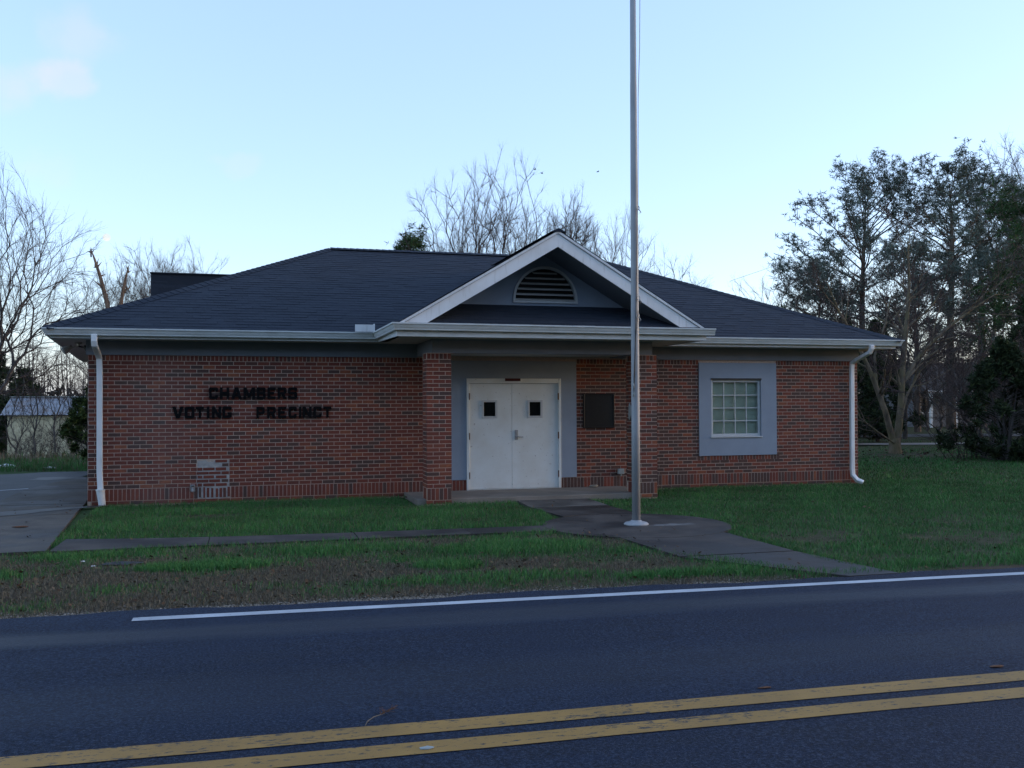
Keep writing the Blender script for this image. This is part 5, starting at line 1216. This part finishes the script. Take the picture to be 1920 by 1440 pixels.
# road and gravel drive beyond the right lawn
fr_ = MB(); fr_.poly([(18,24.2,.03),(60,15.0,.03),(61,18.5,.03),(18,28.2,.03)]); struct(fr_.build('side_road', M['lot_asphalt']))
gd_ = MB(); gd_.poly([(18,17.8,.04),(24,14.8,.04),(33,12.6,.04),(33,14.2,.04),(25,16.2,.04),(18,19.6,.04)]); struct(gd_.build('gravel_drive', M['pale_gravel']))
def wire(a_, b_, sag, r, label):
    a_, b_ = Vector(a_), Vector(b_); mb = MB(); pts = [a_.lerp(b_, i/24)-Vector((0,0,4*sag*(i/24)*(1-i/24))) for i in range(25)]; mb.tube(pts, r, 5)
    tag(mb.build('overhead_wire', M['dark_metal']), label, 'wire', 'overhead wires through the right trees')
def ext(a_, b_, ka, kb): a_, b_ = Vector(a_), Vector(b_); d = b_-a_; return a_-d*ka, b_+d*kb
a_, b_ = ext((32.15,21.2,4.55), (37.75,19.65,5.18), .9, 5); wire(a_, b_, .25, .016, 'thick dark overhead wire just above the right gutter end')
a_, b_ = ext((30.3,26.87,6.01), (41.68,23.72,7.11), .6, 3); wire(a_, b_, .25, .013, 'thin overhead wire crossing the middle of the pine trunks')
a_, b_ = ext((42.5,54.5,12.3), (45.5,53.7,13.4), .4, 9); wire(a_, b_, .15, .012, 'faint overhead wire left of the rounded pine')
for (c0, lab, s_) in (((19.72,39.95,16.44), 'tiny dark bird in the sky just right of the bare crown', 1), ((20.14,39.84,16.2), 'tiny dark bird flying below the bird by the bare crown', -1), ((23.55,38.89,16.28), 'tiny dark bird flying alone between bare crown and flagpole', 1)):
    mb = MB(); c0 = Vector(c0)
    mb.tube([c0+Vector((-.09*s_,0,-.02)), c0+Vector((-.03*s_,0,.0)), c0+Vector((.05*s_,0,.02)), c0+Vector((.09*s_,0,.035))], [.008,.032,.026,.006], 8)
    for sd_ in (-1, 1):
        mb.raw([c0+Vector((-.03,0,.01)), c0+Vector((.04,0,.015)), c0+Vector((.02,sd_*.13,.07)), c0+Vector((-.02,sd_*.16,.05))], [(0,1,2,3)]); mb.raw([c0+Vector((-.03,0,.004)), c0+Vector((.04,0,.009)), c0+Vector((.02,sd_*.13,.064)), c0+Vector((-.02,sd_*.16,.044))], [(3,2,1,0)])
    tag(mb.build('bird', M['dark_metal']), lab, 'bird', 'birds in the sky')
mp = Vector((-129.4, 949.5, 159.7)); mb = MB(); mr_ = 3.6
mb.lathe((0,0,-mr_), [(.01,0)]+[(mr_*math.sin(q_), mr_-mr_*math.cos(q_)) for q_ in np.linspace(.15, PI-.15, 14)]+[(.01,2*mr_)], 24)
o = mb.build('moon', M['moon_face'], smooth=True); o.location = mp; tag(o, 'pale daytime moon low in the sky above the broken snag', 'moon')

# ================================================================== GRASS, LITTER, PEBBLES
def allowed(x, y):
    ok = np.ones(len(x), bool)
    ok &= ~((y < -9.12))
    ok &= ~((x > BX0-.02) & (x < BX1+.02) & (y > -.02) & (y < 9.3))
    ok &= ~((x > 5.04) & (x < 9.36) & (y > -1.45) & (y < 0))
    ok &= ~((x > .17) & (x < 6.4) & (y > -5.2+.03*np.sin(7*x)) & (y < -4.14-.55*(1-np.exp(-(x-.1)/1.8))+.02*np.sin(5*x)))
    ok &= ~(((x-CX)**2+(y-CY)**2) < (CR-.02+.03*np.sin(6*np.arctan2(y-CY, x-CX)))**2)
    ok &= ~((x > 6.80+.04*np.sin(4*y)) & (x < 8.12+.03*np.sin(5*y)) & (y > -4.5) & (y < -1.3))
    wl = 6.95+.10*np.sin(3*y)+np.clip((-7.3-y)*.75, 0, 1.3)
    ok &= ~((x > wl) & (x < 8.40+.05*np.sin(4*y)+np.clip((-8.3-y)*.25,0,.3)) & (y < -5.6))
    ok &= ~((x < .14-.09*(y+5.2)+.02*np.sin(6*y)) & (y > -5.28) & (y < 9.2) & (x < .2))
    yc = np.interp(x, [18, 24, 33], [18.7, 15.5, 13.4]); ok &= ~((x > 18) & (np.abs(y-yc) < .8))
    ok &= ~((x > 18) & (y > 24.2-.219*(x-18)) & (y < 28.2-.226*(x-18)))
    return ok
def blades(name, x, y, hgt_, wid, tn, zoff=0.):
    n = len(x); z = hgt(x, y)-.008+zoff; th = rng.uniform(0, 2*PI, n); ln_ = rng.uniform(.1, .75, n); la = rng.uniform(0, 2*PI, n)
    sx, sy = np.cos(th)*wid/2, np.sin(th)*wid/2; dx, dy = np.cos(la)*ln_*hgt_, np.sin(la)*ln_*hgt_
    V = np.zeros((n, 5, 3))
    V[:,0] = np.stack([x-sx, y-sy, z], 1); V[:,1] = np.stack([x+sx, y+sy, z], 1)
    V[:,2] = np.stack([x+sx*.7+dx*.35, y+sy*.7+dy*.35, z+hgt_*.6], 1); V[:,3] = np.stack([x-sx*.7+dx*.35, y-sy*.7+dy*.35, z+hgt_*.6], 1)
    V[:,4] = np.stack([x+dx, y+dy, z+hgt_*(1-.3*ln_)], 1)
    b_ = (np.arange(n)*5)[:,None]; F = np.concatenate([b_+[[0,1,2]], b_+[[0,2,3]], b_+[[3,2,4]]], 1).reshape(-1,3)
    return np_mesh(name, V.reshape(-1,3), F, M['grass_blade'], np.repeat(tn, 5), kind='stuff')
def scatter(n, x0, x1, y0, y1): return rng.uniform(x0, x1, n), rng.uniform(y0, y1, n)
def lawn(n, box, h0, h1, wid, base_tone, thin=1.):
    x, y = scatter(n, *box); k = allowed(x, y); x, y = x[k], y[k]; g = green_mask(x, y)
    patch = np.sin(x*2.1+1.1*y)*np.sin(y*2.6-.7*x)+.5*np.sin(5.1*x+2)*np.sin(4.3*y-1)
    k = rng.random(len(x)) < (g**1.3)*thin; x, y, g, patch = x[k], y[k], g[k], patch[k]
    h = rng.uniform(h0, h1, len(x))*(.75+.5*g)*(1+.25*patch)
    tn = np.clip(base_tone+.12*patch+rng.normal(0, .13, len(x)), .27, 1); dead = rng.random(len(x)) < .10+.25*(1-g); tn[dead] = rng.uniform(0, .22, dead.sum())
    return x, y, h, np.full(len(x), wid), tn
parts_ = [lawn(70000, (.0, 7, -4.7, 0), .03, .075, .007, .60), lawn(95000, (-1.5, 8.6, -9.2, -5.0), .03, .085, .007, .62),
          lawn(150000, (8.0, 17, -9.2, .3), .03, .07, .008, .58), lawn(60000, (14.4, 26, -6, 10), .03, .08, .014, .55), lawn(30000, (17, 32, -9, 18), .03, .08, .016, .5), lawn(26000, (-9, 0, 8.9, 16), .05, .18, .014, .52), lawn(14000, (-12, 2, 15, 34), .1, .35, .03, .35)]
for p in parts_[-1:]: p[4][:] = np.where(rng.random(len(p[4])) < .7, rng.uniform(0, .26, len(p[4])), p[4])
x, y, h, wd_, tn = [np.concatenate(q_) for q_ in zip(*parts_)]
# taller tufts in the verge
tx, ty = [], []
for (cx, cy, rx, ry, n) in ((1.95,-6.9,.68,.24,2600), (.55,-5.7,.5,.2,900), (4.4,-7.5,.36,.24,1100), (5.5,-6.4,1.0,.5,2600), (6.6,-8.6,.8,.16,1100), (4.7,-8.35,1.2,.25,1000), (3.6,-6.0,.9,.3,1000), (8.2,-8.95,.7,.12,300), (10.5,-8.6,1.6,.3,1500), (5.6,-.12,2.,.04,0), (2.7,-.10,2.9,.05,900), (12,-.10,2.6,.05,700)):
    a_ = rng.uniform(0, 2*PI, n); r_ = np.sqrt(rng.random(n)); tx.append(cx+rx*r_*np.cos(a_)); ty.append(cy+ry*r_*np.sin(a_))
tx, ty = np.concatenate(tx), np.concatenate(ty); k = (ty > -9.15) & ((ty < -5.22) | (ty > -.5)); tx, ty = tx[k], ty[k]; nt_ = len(tx)
x = np.concatenate([x, tx]); y = np.concatenate([y, ty]); h = np.concatenate([h, rng.uniform(.05, .115, nt_)]); wd_ = np.concatenate([wd_, np.full(nt_, .007)]); tn = np.concatenate([tn, np.clip(rng.normal(.74, .13, nt_), .3, 1)])
blades('grass', x, y, h, wd_, tn)
# dead straw on the bare verge
x, y = scatter(130000, -1.5, 8, -9.0, -5.3); k = allowed(x, y) & (rng.random(len(x)) < np.clip(1.05-green_mask(x, y)*1.3, 0, 1)); x, y = x[k], y[k]
blades('straw', x, y, rng.uniform(.02, .06, len(x)), np.full(len(x), .006), rng.uniform(0, .24, len(x)))
# fallen leaves
def leaves(n, box, dens, size=.035):
    x, y = scatter(n, *box); k = (rng.random(n) < dens(x, y)); x, y = x[k], y[k]; m = len(x)
    z = np.where(allowed(x, y), hgt(x, y)+rng.uniform(.005, .045, m), .054); th = rng.uniform(0, 2*PI, m); s = size*rng.uniform(.5, 1.3, m)
    V = np.zeros((m,4,3)); a_ = np.stack([np.cos(th)*s, np.sin(th)*s, rng.normal(0,.25,m)*s], 1); b2 = np.stack([-np.sin(th)*s*.55, np.cos(th)*s*.55, rng.normal(0,.3,m)*s], 1); c = np.stack([x,y,z],1)
    V[:,0] = c-a_; V[:,1] = c-b2; V[:,2] = c+a_; V[:,3] = c+b2
    return V.reshape(-1,3), np.arange(m*4).reshape(-1,4), np.repeat(rng.random(m), 4)
parts_ = [leaves(5200, (-1.5, 8, -9.0, -5.3), lambda x, y: np.clip(1-green_mask(x, y), .02, 1)*.8, .021), leaves(900, (.2, 8, -4.6, -.1), lambda x, y: .12+0*x, .022), leaves(2600, (8.3, 22, -9, 3), lambda x, y: .16+0*x, .028), leaves(800, (19, 26, 4, 11), lambda x, y: .6+0*x, .06), leaves(260, (-2.2, .1, -5, 3), lambda x, y: .2+0*x, .022)]
Vs, Fs, Ts, off = [], [], [], 0
for V, F, tn in parts_: Vs.append(V); Fs.append(F+off); Ts.append(tn); off += len(V)
np_mesh('leaf_litter', np.concatenate(Vs), np.concatenate(Fs), M['leaf_litter'], np.concatenate(Ts), kind='stuff')
# gravel shoulder
n = 20000; x = rng.uniform(-3, 9, n); y = -9.17+np.abs(rng.normal(0, .13, n))-.04*rng.random(n); k = (x < 6.9) | (rng.random(n) < .25); x, y = x[k], y[k]; n = len(x); s = rng.uniform(.004, .013, n)*np.where((x > 1) & (x < 5.6), 1.1, .85)
oc = np.array([(1,0,0),(0,1,0),(-1,0,0),(0,-1,0),(0,0,.8),(0,0,-.6)]); of = np.array([(0,1,4),(1,2,4),(2,3,4),(3,0,4),(1,0,5),(2,1,5),(3,2,5),(0,3,5)])
th = rng.uniform(0, 2*PI, n); rx = np.cos(th)[:,None]*oc[None,:,0]-np.sin(th)[:,None]*oc[None,:,1]; ry = np.sin(th)[:,None]*oc[None,:,0]+np.cos(th)[:,None]*oc[None,:,1]
zz_ = np.maximum(hgt(x, y)+.006, road_z(x)-.038)
V = np.stack([x[:,None]+rx*s[:,None]*rng.uniform(.7,1.3,(n,1)), y[:,None]+ry*s[:,None], zz_[:,None]+oc[None,:,2]*s[:,None]*.8], 2)
np_mesh('gravel', V.reshape(-1,3), (of[None]+(np.arange(n)*6)[:,None,None]).reshape(-1,3), M['pebble'], np.repeat(rng.random(n), 6), kind='stuff')
# --- small things lying about
def lump(c0, sx, sy, sz, seed, mat, name, label, cat, n=10):
    R = random.Random(seed); mb = MB(); rings = []
    for i in range(5):
        f = i/4; r = math.sin(PI*(.12+.84*f)); rings.append([(c0[0]+sx*r*(1+R.uniform(-.2,.2))*math.cos(2*PI*j/n), c0[1]+sy*r*(1+R.uniform(-.2,.2))*math.sin(2*PI*j/n), c0[2]+sz*(1-math.cos(PI*f))/2*(1+R.uniform(-.12,.12))) for j in range(n)])
    vs = [v for r in rings for v in r]; fs = [(i*n+j, i*n+(j+1)%n, (i+1)*n+(j+1)%n, (i+1)*n+j) for i in range(4) for j in range(n)]+[tuple(reversed(range(n))), tuple(4*n+j for j in range(n))]
    mb.raw(vs, fs); return tag(mb.build(name, M[mat], smooth=False), label, cat)
lump((8.74,-.12,.108), .10,.06,.05, 1, 'stone', 'doorstop_stone', 'pale stone lying on the porch slab against the brick', 'stone')
lump((.69,-6.18,.045), .022,.014,.015, 2, 'white_plastic', 'paper_scrap', 'small white scrap of litter on the verge left of the grass clump', 'litter')
lump((.84,-6.52,.045), .028,.012,.01, 3, 'white_plastic', 'paper_scrap', 'white scrap of litter beside the dark asphalt chunk', 'litter')
lump((1.12,-6.42,.03), .22,.08,.035, 4, 'lot_asphalt', 'asphalt_chunk', 'dark flat chunk of asphalt half buried in the verge', 'debris', 14)
lump((-2.74,10.4,.01), .16,.06,.07, 5, 'white_plastic', 'paper_scrap', 'pale crumpled litter on the grass behind the parking lot', 'litter')
lump((-3.9,11,.01), .22,.12,.12, 6, 'white_plastic', 'plastic_bag', 'white plastic bag on the grass at the far left', 'litter')
lump((3.23,-12.73,.086), .035,.022,.008, 7, 'galvanised', 'reflector_stub', 'worn pale reflector stub on the lower yellow line', 'reflector')
lump((-.63,-2.81,.045), .10,.045,.02, 8, 'rusty', 'fallen_leaf', 'brown curled leaf on the concrete driveway', 'leaf')
lump((6.97,-12.23,.050), .05,.018,.012, 9, 'rusty', 'fallen_leaf', 'brown leaf on the road at the right above the yellow lines', 'leaf')
lump((5.31,-12.26,.065), .045,.012,.008, 10, 'rusty', 'fallen_leaf', 'dark leaf fragment on the road just above the upper yellow line', 'leaf')
tw = thing('dry_weed', 'dry weed stalk with a feathery brown head lying on the road', 'weed', (3.07, -12.24, .086))
mb = MB(); mb.tube([(-.085,-.10,.004),(-.07,-.06,.012),(-.03,-.005,.014),(.02,.04,.010),(.05,.075,.010)], [.0022,.0025,.0025,.002,.0015], 6); mb.build('stalk', M['straw_stalk'], tw)
R = random.Random(4); mb = MB()
for i in range(46):
    f = R.random(); a_ = Vector((.01+.08*f, .03+.09*f, .010)); d = Vector((R.gauss(.5,.6), R.gauss(.5,.6), R.uniform(.0,.5))).normalized()*R.uniform(.015,.05); mb.tube([a_, a_+d], [.0014,.0008], 3)
mb.build('seed_head', M['rusty'], tw)
